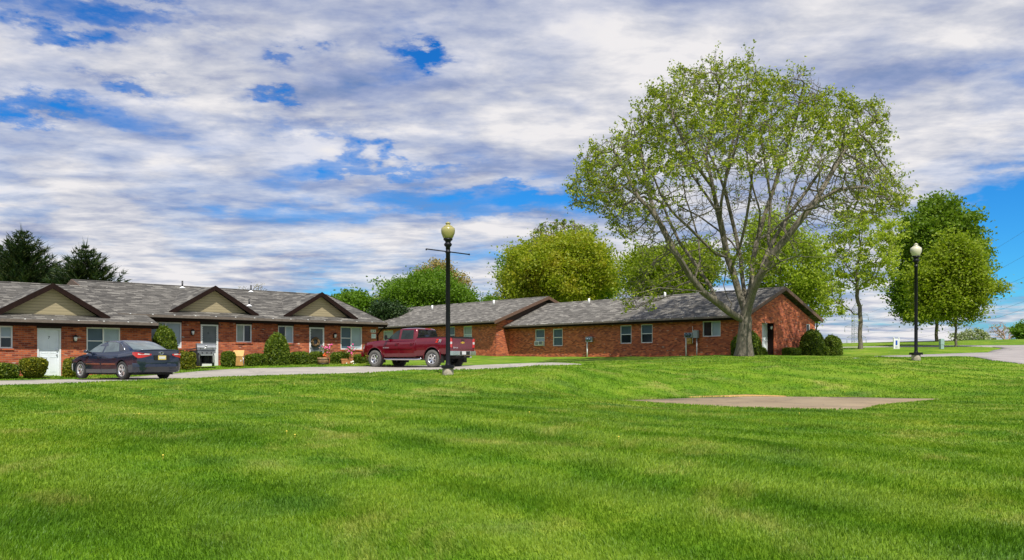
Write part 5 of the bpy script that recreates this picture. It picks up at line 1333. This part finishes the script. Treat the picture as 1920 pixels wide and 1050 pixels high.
# right hand group
leafy_tree('round_tree', 'tall dense dark green tree at the right edge of the lawn', 1756, 646, 80, 590, .30, [(1764, 456, 68, 80, 3.9, .55), (1742, 512, 60, 76, 3.8, .25), (1798, 510, 50, 70, 3.2, .1), (1712, 560, 34, 48, 2.4, .1)], 62000, .14, lm_dark, bark_dark, .5, 500, .8, .55, None, .02)
leafy_tree('round_tree', 'yellow green tree in front of the tall dark green tree', 1792, 652, 67, 598, .30, [(1790, 500, 44, 62, 2.4, .40), (1762, 545, 48, 50, 2.2, .3), (1816, 545, 30, 50, 1.9, .17), (1858, 540, 24, 8, .8, .03), (1735, 588, 30, 14, 1.2, .05), (1722, 520, 22, 28, 1.2, .03), (1800, 590, 46, 14, 1.6, .02)], 40000, .11, lm_olive, bark_main, .42, 500, .65, .45, None, .016)
leafy_tree('young_tree', 'slender young tree with open yellow green leaves between the gable end and the second lamp', 1613, 656, 60, 575, .19, [(1616, 470, 66, 78, 3.0, .8), (1560, 560, 26, 40, 1.2, .1), (1670, 440, 32, 36, 1.5, .1)], 10500, .095, mat_leaf('leaf_pale_lime', (.24, .33, .02), (.38, .46, .04), (.52, .58, .08), .5), bark_main, .22, 620, .5, .4, None, .014, .3, expo=2.1)
leafy_tree('flowering_bush', 'low spreading bush with pale blossom on the crest right of the trees', 1826, 643, 88, 638, .08, [(1826, 634, 36, 16, 1.5, 1)], 3000, .10, lm_white, bark_dark, .2, 240, .35, .3, None, .012, .2, cat='bush')
leafy_tree('bare_tree', 'bare pinkish grey thicket on the crest at the right', 1884, 640, 120, 636, .10, [(1872, 618, 18, 18, 1.6, .6), (1902, 622, 12, 16, 1.5, .4)], 200, .06, lm_bud, plain('bare_twig', (.40, .27, .22), .9), .2, 300, .3, .4, None, .028, 0)
leafy_tree('green_bush', 'green bush on the crest cut by the right edge of the photo', 1922, 642, 95, 636, .1, [(1922, 622, 17, 16, 1.5, 1)], 5000, .12, lm_green, bark_dark, .3, 60, .6, .4, None, cat='bush')
for px, rr in ((458, 12), (485, 14)):
    leafy_tree('bare_tree', 'faint bare treetop above the left roof, %s' % ('the shorter of two' if px < 470 else 'the taller of two'), px, 640, 130, 590, .2, [(px, 548 if px > 470 else 552, rr, 18, 2, 1)], 150, .08, lm_bud, plain('grey_twig', (.16, .14, .13), .9), .3, 260, .5, .5, 'bare treetops behind the left roof', .03, 0)

# spruces
needle = mat_leaf('spruce_needles', (.010, .028, .006), (.022, .052, .009), (.07, .085, .018), .12)
def spruce(px, pytop, Y, hw_px, label, H=None):
    S = F / Y; base = at(px, 668, Y); z0 = hz(base.x, base.y); H = (HY - pytop) / S - z0; Rm = hw_px / S
    root = empty('spruce_tree', (base.x, base.y, z0)); tag(root, label, 'tree', 'spruces behind the left roof')
    m = MB(); m.tube([(0, 0, -.2), (0, 0, H * .5), (0, 0, H * .99)], [.28, .16, .02], 8); m.build('trunk', bark_dark, root)
    Q = []; z = H * .12
    V = []; Fc = []
    while z < H * .985:
        f = 1 - z / H; L = Rm * min(1, (f * 1.9) ** .8) * RNG.uniform(.85, 1.1); nb = 9 if f > .15 else 6
        a0 = RNG.uniform(0, 6.3)
        for i in range(nb):
            a = a0 + 2 * math.pi * i / nb + RNG.uniform(-.25, .25); l = L * RNG.uniform(.72, 1.12); up = RNG.uniform(.10, .5)
            n = max(4, int(l / .16))
            for j in range(n):
                t = (j + 1) / n; rr = l * t; dz = l * up * (t ** 2) * .9 - l * .18 * math.sin(t * 3.14)
                c = np.array([math.cos(a) * rr, math.sin(a) * rr, z + dz]); sp = (.32 + .34 * (1 - t)) * min(1, l * .8)
                cnt = 12
                d = RNG.normal(size=(cnt, 3)) * (1, 1, .45); d /= np.linalg.norm(d, axis=1)[:, None]; d += np.array([math.cos(a), math.sin(a), .45 + .5 * t]) * .9
                d *= (sp * RNG.uniform(.5, 1.1, cnt))[:, None]
                w = np.cross(d, RNG.normal(size=(cnt, 3))); w /= np.linalg.norm(w, axis=1)[:, None] + 1e-9; w *= .035
                o = c + RNG.normal(size=(cnt, 3)) * .05
                V.append(np.stack([o - w, o + w, o + d], 1).reshape(-1, 3))
        z += .30 + .12 * f
    for k in range(22):   # spiky leaders at the top
        zz = H * RNG.uniform(.80, 1.0); a = RNG.uniform(0, 6.3); rr = Rm * (1 - zz / H) * 1.2
        o = np.array([[math.cos(a) * rr, math.sin(a) * rr, zz]]); V.append(np.stack([o - (.03, 0, 0), o + (.03, 0, 0), o + (math.cos(a) * .12, math.sin(a) * .12, RNG.uniform(.4, .9))], 1).reshape(-1, 3))
    V = np.concatenate(V); i = np.arange(len(V) // 3) * 3
    np_mesh('needles', V, np.stack([i, i + 1, i + 2], 1), needle, root)
spruce(42, 430, 62, 88, 'tallest dark spruce at the far left above the roof'); spruce(160, 458, 60, 78, 'broad dark spruce right of the tallest one above the roof'); spruce(-18, 450, 66, 70, 'dark spruce cut by the left edge of the photo'); spruce(104, 495, 67, 60, 'low dark spruce filling the gap between the two tallest')

# ------------------------------------------------------------------ clipped shrubs
hl = mat_leaf('hedge_leaf', (.045, .09, .007), (.105, .17, .011), (.23, .28, .02), .32); hl_y = mat_leaf('hedge_leaf_yellow', (.07, .105, .006), (.16, .185, .010), (.34, .31, .02), .35)
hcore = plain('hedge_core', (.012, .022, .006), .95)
def shrub(name, label, x, y, z, a, b, h, kind='box', rz=0.0, mat=None, n=3800, size=.045, cat='hedge', group='clipped hedges along the left row', under=1.0):
    root = tuple((x, y, z)); e = {'box': 5.0, 'dome': 2.4, 'bowl': 3.6, 'cone': 2.2}[kind]
    th = RNG.uniform(0, 2 * np.pi, n); v = RNG.uniform(0, 1, n)
    # superellipsoid surface, sampled in rays
    q = RNG.normal(size=(n, 3)); q[:, 2] = np.abs(q[:, 2]) if kind in ('dome', 'cone') else q[:, 2]
    q /= ((np.abs(q) ** e).sum(1) ** (1 / e))[:, None]
    def shape(q):
        P = np.empty_like(q)
        if kind in ('dome', 'cone'):
            s = np.where(q[:, 2] < .35, .93 + .07 * q[:, 2] / .35, 1) if kind == 'dome' else 1 - .25 * q[:, 2]
            P[:, 0] = q[:, 0] * a * s; P[:, 1] = q[:, 1] * b * s; P[:, 2] = q[:, 2] * h
        else:
            zz = (q[:, 2] + 1) / 2; s = (.62 + .38 * np.clip(zz * 1.35, 0, 1) ** .8) if kind == 'bowl' else (.95 + .05 * zz)
            P[:, 0] = q[:, 0] * a * s; P[:, 1] = q[:, 1] * b * s; P[:, 2] = zz * h
        lump = 1 + .035 * np.sin(P[:, 0] * 7 + x) * np.sin(P[:, 2] * 6 + y) + .02 * np.sin(P[:, 1] * 11)
        return P * lump[:, None]
    P = shape(q); P = P * (1 + RNG.normal(size=(n, 1)) * .022 + (RNG.uniform(0, 1, (n, 1)) < .03) * RNG.uniform(.02, .09, (n, 1)))
    c, s_ = math.cos(rz), math.sin(rz); Rm = np.array([[c, -s_, 0], [s_, c, 0], [0, 0, 1]])
    aa, bb = rand_frames(n, 0); sz = size * RNG.uniform(.6, 1.5, n)[:, None]
    V = np.stack([P - aa * sz, P - bb * sz * .6, P + aa * sz, P + bb * sz * .6], 1).reshape(-1, 3); i = np.arange(n) * 4; Fq = np.stack([i, i + 1, i + 2, i + 3], 1)
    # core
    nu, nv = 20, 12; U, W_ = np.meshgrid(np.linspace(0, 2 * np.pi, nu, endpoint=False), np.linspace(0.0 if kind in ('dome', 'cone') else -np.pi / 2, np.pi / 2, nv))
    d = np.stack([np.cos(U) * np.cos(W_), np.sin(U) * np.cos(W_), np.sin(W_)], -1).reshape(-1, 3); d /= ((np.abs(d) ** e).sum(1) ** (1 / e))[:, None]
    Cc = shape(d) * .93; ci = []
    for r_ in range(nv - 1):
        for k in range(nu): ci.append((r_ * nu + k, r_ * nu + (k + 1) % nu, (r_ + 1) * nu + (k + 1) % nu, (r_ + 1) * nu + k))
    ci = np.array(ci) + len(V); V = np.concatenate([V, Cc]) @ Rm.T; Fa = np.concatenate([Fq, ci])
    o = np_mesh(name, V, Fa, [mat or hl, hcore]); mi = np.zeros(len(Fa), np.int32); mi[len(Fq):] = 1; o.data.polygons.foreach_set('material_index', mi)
    o.location = root; tag(o, label, cat, group); return o
ANG1 = math.atan2(.690, .724); ANG2 = math.atan2(.648, .7615)
def hedge_px(fr, x0, x1, ytop, ybot, s, label, kind='box', depth=.45, name='hedge', ang=None, mat=None, **kw):
    t0_, t1_ = fr.t(x0, s), fr.t(x1, s); c = fr.p((t0_ + t1_) / 2, s, 0); S = F / c.y; h = (ybot - ytop) / S; z = (HY - ybot) / S
    # visible width is along the picture; turn it into the length along the wall
    px_w = abs(x1 - x0) / S; k = (x0 + x1) / 2; k = (k - HX) / F
    fu = abs(fr.u.x - k * fr.u.y); fn = abs(fr.n.x - k * fr.n.y); a = max(.2, (px_w - (fn * depth * 2 * .9 if kind in ('box', 'bowl') else 0)) / fu / 2) if kind in ('box', 'bowl') else px_w / 2
    b = depth if kind in ('box', 'bowl') else px_w / 2
    return shrub(name, label, c.x, c.y, z - .04, a, b, h + .04, kind, ang if ang is not None else ANG1, mat, **kw)
G1 = 'clipped hedges along the left row'
hedge_px(B1, -30, 38, 683, 706.5, 1.0, 'low dark clipped hedge at the left edge, below the first window')
hedge_px(B1, 32, 93, 673, 706.5, 1.3, 'bowl shaped yellow topped shrub left of the door numbered 7', 'bowl', depth=.55, name='shrub', mat=hl_y, n=6500)
hedge_px(B1, 116, 152, 675, 708.5, .9, 'clipped hedge between the door numbered 7 and the front of the sedan', mat=hl_y)
hedge_px(B2, 284, 332, 615.5, 692, .8, 'tall cone shaped shrub rising behind the trunk of the sedan', 'dome', name='shrub', n=6500)
hedge_px(B2, 330, 368, 661, 694, 1.3, 'clipped hedge between the sedan and the grey barbecue', mat=hl_y)
hedge_px(B2, 414, 441, 660, 687.5, .85, 'clipped hedge just left of the slanted wooden box')
hedge_px(B2, 457, 501, 665, 686.5, .9, 'clipped hedge between the wooden box and the tall dome shrub')
hedge_px(B2, 496, 541.5, 628, 686.5, .9, 'tall dome shaped shrub in the middle of the left row', 'dome', name='shrub', n=8000)
hedge_px(B2, 541, 581, 661, 685.5, .95, 'clipped hedge right of the tall dome shrub')
hedge_px(B2, 577, 607, 660.5, 685.5, .6, 'clipped hedge below the wreath door', 'box')
hedge_px(B2, 617, 655, 662, 685.5, .75, 'clipped hedge between the two flower planters')
hedge_px(B2, 661, 694, 666, 685.5, .8, 'clipped hedge between the terracotta planter and the pickup')
G2 = 'clipped shrubs round the gable end'
hedge_px(G4, 1500, 1545, 621, 667.5, 1.1, 'largest round shrub at the right corner of the gable end', 'dome', name='shrub', ang=ANG2, n=9000, group=G2)
hedge_px(G4, 1541, 1578, 630.5, 667, 1.4, 'round shrub standing farthest right beside the gable end', 'dome', name='shrub', ang=ANG2, n=6500, group=G2)
hedge_px(G4, 1464, 1504, 653, 667.5, .7, 'long low hedge under the gable wall right of the brown porch', 'box', ang=ANG2, group=G2)
hedge_px(G4, 1533, 1556, 651, 667.5, 1.6, 'small square hedge between the two big round shrubs', 'box', depth=.3, ang=ANG2, group=G2)
hedge_px(G4, 1372, 1426, 622, 667.5, .9, 'tall dark shrub half hidden behind the maple trunk', 'dome', name='shrub', ang=ANG2, n=7000, group=G2)
hedge_px(G4, 1420, 1438, 652, 667, .8, 'small round shrub left of the white door in the gable end', 'dome', name='shrub', ang=ANG2, group=G2)

# ------------------------------------------------------------------ small things in front of the left row
def barbecue():
    s = 1.35; t = B2.t(386, s); c = B2.p(t, s, 0); z = (HY - 686.3) / F * c.y
    r = empty('barbecue_grill', (c.x, c.y, z), R(28)); tag(r, 'grey gas barbecue with closed lid standing in front of a white screen door', 'barbecue')
    m = MB(); P = []
    for i in range(9):
        a = R(-5 + 95 * i / 8); P.append((-.27 * math.cos(a) + .02 - .0, .80 + .26 * math.sin(a)))
    prof = [(-.27, .76)] + P + [(.24, 1.05), (.27, .76)]
    for e in (-.42, .42): m.poly([(e, y, zz) for y, zz in prof][::(1 if e > 0 else -1)])
    for i in range(len(prof) - 1): m.poly([(-.42, *prof[i]), (.42, *prof[i]), (.42, *prof[i + 1]), (-.42, *prof[i + 1])], smooth=True)
    lid = m.build('lid', M['grey2'], r)
    m = MB(); m.tube([(-.28, -.26, .84), (-.28, -.33, .85), (.28, -.33, .85), (.28, -.26, .84)], .018, 6); m.build('handle', M['steel'], lid)
    m = MB(); m.lathe([(.045, 0), (.045, .01), (0, .012)], 12, (-.02, -.245, .93), Matrix(((1, 0, 0), (0, 0, -1), (0, 1, 0)))); m.build('thermometer', M['steel'], lid)
    m = MB(); m.box((0, 0, .68), (.80, .48, .15)); m.box((0, -.26, .62), (.66, .05, .13)); m.build('firebox', M['grey2'], r)
    m = MB(); m.box((0, -.29, .52), (.56, .03, .05)); m.build('shelf_rail', M['steel'], r)
    m = MB()
    for k in range(3): m.lathe([(.028, 0), (.028, .03), (0, .03)], 10, (-.2 + .2 * k, -.286, .63), Matrix(((1, 0, 0), (0, 0, -1), (0, 1, 0))))
    m.build('knobs', M['dark'], r)
    m = MB(); m.box((0, .20, .36), (.60, .02, .50)); m.build('cart_panel', M['cover'], r)
    for x in (-.33, .33):
        for y in (-.22, .22):
            m = MB(); m.tube([(x * .9, y, .62), (x, y, .45), (x, y, .0)], .025, 6); m.build('leg', M['grey2'], r)
    m = MB(); m.tube([(-.33, -.22, .12), (.33, -.22, .12)], .015, 5); m.box((0, .05, .13), (.62, .42, .03)); m.build('bottom_shelf', M['dark'], r)
    m = MB(); m.box((-.66, -.02, .78), (.44, .44, .035), tilt=Matrix.Rotation(R(-14), 3, 'Y')); m.build('side_shelf', M['cover'], r)
    m = MB(); m.lathe([(.0, .0), (.13, .01), (.15, .06), (.15, .32), (.10, .40), (.04, .42), (.04, .48), (0, .48)], 14, (.0, .05, .15)); m.build('gas_bottle', M['cover'], r)
    for x in (-.36, .36):
        m = MB(); m.lathe([(.0, -.02), (.085, -.02), (.085, .02), (0, .02)], 14, (x, .22, .085), Matrix(((0, 0, 1), (1, 0, 0), (0, 1, 0)))); m.build('wheel', M['dark'], r)
    # black storage cart beside it
    s = 1.25; t = B2.t(366, s); c = B2.p(t, s, 0)
    q = empty('grill_cover', (c.x, c.y, z), R(34)); tag(q, 'black folded grill cover slumped at the left side of the barbecue', 'cover')
    m = MB(); nn = 14; A = []
    for i in range(7):
        zz = .72 * i / 6
        A.append([Vector(((.30 - .06 * i / 6 + .03 * math.sin(k * 2.3 + i)) * math.cos(2 * math.pi * k / nn), (.24 - .03 * i / 6 + .03 * math.cos(k * 3.1 + i)) * math.sin(2 * math.pi * k / nn), zz + .02 * math.sin(k * 1.9))) for k in range(nn)])
    for i in range(6):
        for k in range(nn): m.poly([A[i][k], A[i][(k + 1) % nn], A[i + 1][(k + 1) % nn], A[i + 1][k]], smooth=True)
    m.poly(A[-1]); m.build('fabric', M['cover'], q)
barbecue()

def wooden_box():
    s = 1.2; t = B2.t(448.5, s); c = B2.p(t, s, 0); z = (HY - 686.3) / F * c.y
    r = empty('wooden_box', (c.x, c.y, z), R(10)); tag(r, 'small orange wooden bin with a steeply sloping lid standing among the hedges', 'wooden box')
    w = .205; m = MB()
    m.box((0, -.16, .24), (2 * w, .02, .44)); m.box((0, .16, .36), (2 * w, .02, .70)); bd = m
    for e in (-1, 1): m.poly([(e * w, -.15, .02), (e * w, .15, .02), (e * w, .15, .70), (e * w, -.15, .46)]); m.poly([(e * (w - .02), -.15, .02), (e * (w - .02), .15, .02), (e * (w - .02), .15, .70), (e * (w - .02), -.15, .46)])
    b_ = m.build('body', M['wood'], r)
    m = MB(); m.box((-.03, 0.0, .615), (.50, .46, .022), tilt=Matrix.Rotation(R(40), 3, 'X')); m.build('lid', M['woodlid'], r)
    m = MB(); m.poly([(.10 + .035 * math.cos(R(a)) * (1 if i % 2 else .5), -.172, .26 + .06 * math.sin(R(a)) * (1 if i % 2 else .5)) for i, a in enumerate(range(0, 360, 36))]); m.build('white_ornament', M['white'], b_)
    for e in (-1, 1):
        m = MB(); m.tube([(e * w, -.17, .45), (e * (w + .005), -.175, .15), (e * (w + .07), -.19, .0)], .016, 5); m.build('leg', M['steel'], r)
wooden_box()

pink = plain('petal_pink', (.75, .10, .30), .6); palepink = plain('petal_pale', (.85, .5, .45), .6); orangep = plain('petal_orange', (.75, .13, .02), .6); whitep = plain('petal_white', (.85, .85, .72), .6)
def blob_mesh(pts, r, m):
    for p in pts:
        M3 = Matrix.Rotation(random.random() * 3, 3, 'X'); m.lathe([(0, -r * .5), (r * .8, -r * .3), (r, .0), (r * .6, r * .35), (0, r * .4)], 6, p, M3)
def planter(px, ytop, ybot, wpx, s, style, label, fl_c, extras):
    t = B2.t(px, s); c = B2.p(t, s, 0); S = F / c.y; z = (HY - ybot) / S; h = (ybot - ytop) / S; w = wpx / S / 2
    r = empty('flower_planter', (c.x, c.y, z), R(20)); tag(r, label, 'planter')
    if style == 'barrel':
        m = MB(); m.lathe([(0, 0), (w * .86, 0), (w * .98, h * .5), (w, h), (w * .92, h), (w * .9, h * .85), (0, h * .85)], 18); p = m.build('tub', M['barrel'], r)
        m = MB()
        for zz in (.2, .75): m.lathe([(w * .99, h * zz - .015), (w * 1.01, h * zz - .015), (w * 1.01, h * zz + .015), (w * .99, h * zz + .015)], 18)
        m.build('hoop', M['dark'], p)
    else:
        m = MB(); hw, hd = w * .94, .15
        def ringr(f, zz): return [(-hw * f, -hd * f, zz), (hw * f, -hd * f, zz), (hw * f, hd * f, zz), (-hw * f, hd * f, zz)]
        lev = [ringr(.86, 0), ringr(.96, h * .78), ringr(1.04, h * .78), ringr(1.04, h), ringr(.94, h), ringr(.92, h * .8)]
        for i in range(5):
            for k in range(4): m.poly([lev[i][k], lev[i][(k + 1) % 4], lev[i + 1][(k + 1) % 4], lev[i + 1][k]])
        m.poly(lev[5]); p = m.build('trough', M['terra'], r)
    # plant
    pl = empty('flowering_plant', (c.x, c.y, z + h * .8)); tag(pl, fl_c[3], 'flowers')
    cx, cz = (fl_c[0] - px) / S, (ybot - fl_c[1]) / S - h * .8; rr = fl_c[2] / S
    pts = [Vector((cx + random.gauss(0, rr * .5), random.gauss(0, rr * .4), cz + random.gauss(0, rr * .45))) for _ in range(26)]
    m = MB()
    for q in pts[:16]: m.tube([(random.uniform(-.04, .04), 0, 0), (q.x * .5, q.y * .5, q.z * .6), q], .006, 4)
    m.build('stems', M['boxgreen'] if False else hl, pl)
    m = MB(); blob_mesh(pts[:17], .052, m); m.build('petals', pink, pl); m = MB(); blob_mesh([q + Vector((0, -.03, -.06)) for q in pts[17:]], .036, m); m.build('petals', palepink, pl)
    P = np.array([list(q) for q in pts]); P = np.repeat(P, 7, 0) + RNG.normal(size=(len(pts) * 7, 3)) * .07; P[:, 2] = np.maximum(P[:, 2] - .12, .05); leaf_mesh('leaves', P, .04, hl, pl)
    for (ex, ey, n_, mt, rad) in extras:
        m = MB(); qx, qz = (ex - px) / S, (ybot - ey) / S - h * .8
        blob_mesh([Vector((qx + random.gauss(0, .05), -.18 + random.gauss(0, .03), qz + random.gauss(0, .05))) for _ in range(n_)], rad, m); m.build('petals', mt, pl)
planter(606, 670, 684.5, 22, 1.45, 'barrel', 'round wooden half barrel planter below the wreath door', (612, 652, 11, 'tall pink flowers with orange blooms growing from the wooden barrel planter'), [(610, 667, 16, orangep, .05)])
planter(650, 672.5, 685, 23, 1.45, 'trough', 'rectangular terracotta trough planter left of the pickup', (657, 657, 9, 'pink flowers with white blooms growing from the terracotta trough'), [(659, 679, 5, whitep, .05), (664, 683, 8, whitep, .03), (650, 683.5, 8, whitep, .03)])

# ------------------------------------------------------------------ things by the lane
def small_sign():
    Y = 61; b = at(1680.5, 656.5, Y); r = empty('yard_sign', (b.x, b.y, b.z), R(8)); tag(r, 'narrow white post sign with a blue panel beside the lane', 'sign'); S = F / Y; h = 23 / S; w = 8.5 / S
    m = MB(); m.box((0, 0, h * .5), (w, .05, h * .86)); m.build('board', M['white'], r)
    for e in (-1, 1):
        m = MB(); m.box((e * (w / 2 + .03), 0, h * .48), (.07, .09, h * 1.02)); m.lathe([(0, h * 1.06), (.05, h * 1.02), (.05, h * .99), (0, h * .99)], 8, (e * (w / 2 + .03), 0, 0)); m.build('post', M['white'], r)
    m = MB(); m.box((.0, -.03, h * .60), (w * .45, .012, h * .38)); m.build('blue_panel', M['blue'], r)
    m = MB()
    for k in range(3): m.box((0, -.03, h * (.32 - .07 * k)), (w * .6, .01, h * .025))
    m.build('print', M['grey'], r)
small_sign()
b = at(1765.5, 653.6, 63); r = empty('utility_pedestal', (b.x, b.y, b.z), R(5)); tag(r, 'pale green utility box standing on the grass between the two big tree trunks', 'utility box')
m = MB(); m.box((0, 0, .22), (.24, .22, .5)); m.build('base', M['boxgreen'], r); m = MB(); m.box((0, 0, .50), (.28, .26, .42), tilt=None); m.lathe([(.17, .70), (.10, .735), (0, .74)], 4, (0, 0, .0), Matrix.Rotation(R(45), 3, 'Z')); m.build('hood', M['boxgreen'], r)
b = at(1605, 673.5, 44); r = MB(); r.lathe([(.17, -.02), (.17, .05), (.15, .065), (0, .07)], 16, b); tag(r.build('drain_cap', M['pvc']), 'small flat white pipe cap in the lawn left of the second lamp', 'pipe cap')

# ------------------------------------------------------------------ pylon and wires far behind the crest
def pylon():
    Y = 400.0; S = F / Y; gx = at(1606, 672, Y).x; gz_ = float(height([gx], [Y])[0]); top = (HY - 566) / S
    r = empty('pylon', (gx, Y, gz_)); tag(r, 'distant steel lattice pylon seen behind the slender young tree', 'pylon')
    H = top - gz_; z = lambda py: (HY - py) / S - gz_
    m = MB(); hw = lambda zz: 1.6 if zz < z(580) else 1.6 * max(.05, (H - zz) / (H - z(580)))
    def corner(k, zz): a = hw(zz); return (a * (1 if k in (0, 3) else -1), a * (1 if k < 2 else -1), zz)
    lv = list(np.linspace(0, z(580), 15)) + [z(572), H]
    for k in range(4): m.tube([corner(k, q) for q in lv], .11, 4)
    for i in range(len(lv) - 1):
        for k in range(4):
            m.tube([corner(k, lv[i]), corner((k + 1) % 4, lv[i + 1])], .05, 3); m.tube([corner((k + 1) % 4, lv[i]), corner(k, lv[i + 1])], .05, 3); m.tube([corner(k, lv[i]), corner((k + 1) % 4, lv[i])], .05, 3)
    m.build('tower', M['steeltower'], r)
    for py, hl_, lab in ((591, 22, 0), (613, 22, 0), (633, 18, 0)):
        a = hl_ / S; zz = z(py)
        for e in (-1, 1):
            q = MB(); q.tube([(0, 0, zz), (e * a, 0, zz)], .10, 4); q.tube([(0, 0, zz + 2.2), (e * a * .55, 0, zz + 1.2), (e * a, 0, zz)], .09, 4)
            for f in (.35, .7): q.tube([(e * a * f, 0, zz), (e * a * (f - .15), 0, zz + 2.0 * (1 - f))], .05, 3)
            ar = q.build('arm', M['steeltower'], r); q = MB(); q.tube([(e * a, 0, zz), (e * a, 0, zz - 2.4)], .13, 5); q.build('insulator', M['steeltower'], ar)
    return gx, Y, gz_, S
gx, PY, pz, PS = pylon()
wires = [(591, 1, (2500, 100)), (591, -1, (2560, -20)), (613, 1, (2450, 330)), (613, -1, (2500, 215)), (633, 1, (2400, 420)), (633, -1, (2480, 350))]
for i, (py, e, (tx, ty)) in enumerate(wires):
    A_ = Vector((gx + e * 22 / PS, PY, (HY - py) / PS - 2.4)); B_ = at(tx, ty, 120)
    m = MB(); P = []
    for k in range(33):
        f = k / 32; p = A_.lerp(B_, f); p.z -= 4 * f * (1 - f) * 7.0; P.append(p)
    m.tube(P, .028, 4, False); w_ = m.build('power_line', M['wire']); 
    tag(w_, 'thin overhead power line rising across the blue sky at the right edge', 'power line', 'overhead wires from the pylon')

# ------------------------------------------------------------------ light
az, el = R(14), R(57)
sdir = Vector((math.sin(az) * math.cos(el), -math.cos(az) * math.cos(el), math.sin(el)))
ld = bpy.data.lights.new('sun', 'SUN'); ld.energy = 5.0; ld.angle = R(.55); ld.color = (1.0, .955, .87)
lo = link(bpy.data.objects.new('sun', ld)); lo.rotation_euler = sdir.to_track_quat('Z', 'Y').to_euler()

w = bpy.data.worlds.new('World'); scene.world = w; w.use_nodes = True; nt = w.node_tree; bg = nt.nodes['Background']
class WN(NT):
    def __init__(s): s.t = nt; s.o = nt.nodes['World Output']; s.b = bg
k = WN()
sky = k.n('ShaderNodeTexSky'); sky.sky_type = 'NISHITA'; sky.sun_disc = False; sky.sun_elevation = el; sky.sun_rotation = math.atan2(sdir.x, sdir.y)
sky.altitude = 100; sky.air_density = 1.0; sky.dust_density = .3; sky.ozone_density = 3.0
tc = k.n('ShaderNodeTexCoord').outputs['Generated']
sp = k.n('ShaderNodeSeparateXYZ'); k.l(tc, sp.inputs[0]); X, Y_, Z = sp.outputs
zc = k.math('MAXIMUM', Z, 0.0)
zz = k.math('ADD', zc, .085)
cb_ = k.n('ShaderNodeCombineXYZ'); k.l(k.math('DIVIDE', X, zz), cb_.inputs[0]); k.l(k.math('DIVIDE', Y_, zz), cb_.inputs[1]); k.l(k.math('MULTIPLY', zc, 1.5), cb_.inputs[2])
cp = cb_.outputs[0]
n1_ = k.noise(k.vmul(cp, (1.0, 1.15, 1)), 1.0, 6, .54, .12)
n2_ = k.noise(cp, 3.0, 6, .58, .1)
dens = k.math('ADD', k.math('MULTIPLY', n1_, .68), k.math('MULTIPLY', n2_, .32))
# coverage by direction: gaps and thick parts of the cloud sheet (azimuth east of the view axis, elevation)
wv = k.vmul(tc, (1, 1, 2.2)); azn = k.math('ADD', k.math('ARCTAN2', X, Y_), k.math('MULTIPLY', k.math('SUBTRACT', k.noise(wv, 9, 5, .6), .5), .30)); eln = k.math('ADD', k.math('ARCSINE', Z), k.math('MULTIPLY', k.math('SUBTRACT', k.noise(k.vmul(wv, (1, 1, 1.3)), 14, 6, .65), .5), .085))
def gauss(px, py, sx, sy, amp):
    a0 = math.atan2(px - HX, F); d = math.hypot(px - HX, F); e0 = math.atan2(HY - py, d); ax = sx / F; ey = sy / F
    u = k.math('DIVIDE', k.math('SUBTRACT', azn, a0), ax); v = k.math('DIVIDE', k.math('SUBTRACT', eln, e0), ey)
    return k.math('MULTIPLY', k.math('EXPONENT', k.math('MULTIPLY', k.math('ADD', k.math('MULTIPLY', u, u), k.math('MULTIPLY', v, v)), -1.0)), amp)
cov = None
for g_ in [(1990, 430, 170, 110, -.50), (1940, 130, 120, 60, -.09), (760, 92, 80, 13, -.26), (690, 285, 40, 18, -.22), (740, 320, 110, 16, -.16), (140, 66, 75, 18, -.22), (210, 14, 120, 22, -.18), (60, 200, 120, 20, -.22), (300, 170, 80, 16, -.22), (530, 183, 60, 13, -.20), (520, 98, 60, 14, -.16), (560, 250, 160, 16, -.10), (890, 385, 190, 24, -.16), (1000, 360, 110, 14, -.14),
           (560, 500, 120, 22, -.10), (690, 560, 90, 30, -.12), (20, 400, 50, 22, -.08), (150, 140, 420, 170, -.06), (1150, 120, 450, 150, .10), (250, 400, 350, 50, .05), (1700, 640, 420, 45, .10), (1400, 420, 300, 120, .05), (260, 470, 330, 60, .10), (900, 200, 300, 60, .05)]:
    q_ = gauss(*g_); cov = q_ if cov is None else k.math('ADD', cov, q_)
dens = k.math('ADD', dens, cov)
dens = k.math('ADD', dens, .035)
mask = k.ramp(dens, [(.33, (0, 0, 0)), (.42, (.36, .36, .36)), (.51, (.82, .82, .82)), (.62, (1, 1, 1))], 'EASE')
shade = k.math('ADD', k.math('MULTIPLY', k.noise(k.vmul(cp, (1.0, 1.5, 1)), 1.5, 5, .56, .15), .5), k.math('MULTIPLY', k.noise(k.vmul(cp, (1.0, 1.35, 1)), 3.6, 6, .60, .2), .5))
cloud = k.ramp(k.math('ADD', k.math('MULTIPLY', shade, .6), k.math('MULTIPLY', dens, .42)), [(.42, (.20, .26, .42)), (.475, (.33, .37, .52)), (.53, (.52, .54, .62)), (.60, (.79, .77, .78))])
hs_ = k.n('ShaderNodeHueSaturation'); hs_.inputs['Saturation'].default_value = 1.35; hs_.inputs['Value'].default_value = 1.0; k.l(sky.outputs[0], hs_.inputs['Color'])
SKYS = .10
blue = k.mix(1.0, hs_.outputs[0], (SKYS * .26, SKYS * .84, SKYS * 1.25), 'MULTIPLY')
fin = k.mix(mask, blue, cloud)
k.l(fin, bg.inputs['Color']); bg.inputs['Strength'].default_value = 1.0
CLOUD_OUT = fin

scene.view_settings.view_transform = 'Standard'; scene.view_settings.look = 'None'; scene.view_settings.exposure = .14; scene.view_settings.gamma = 1
scene.view_settings.use_curve_mapping = False
scene.cycles.use_denoising = True; scene.cycles.max_bounces = 6; scene.cycles.transparent_max_bounces = 6
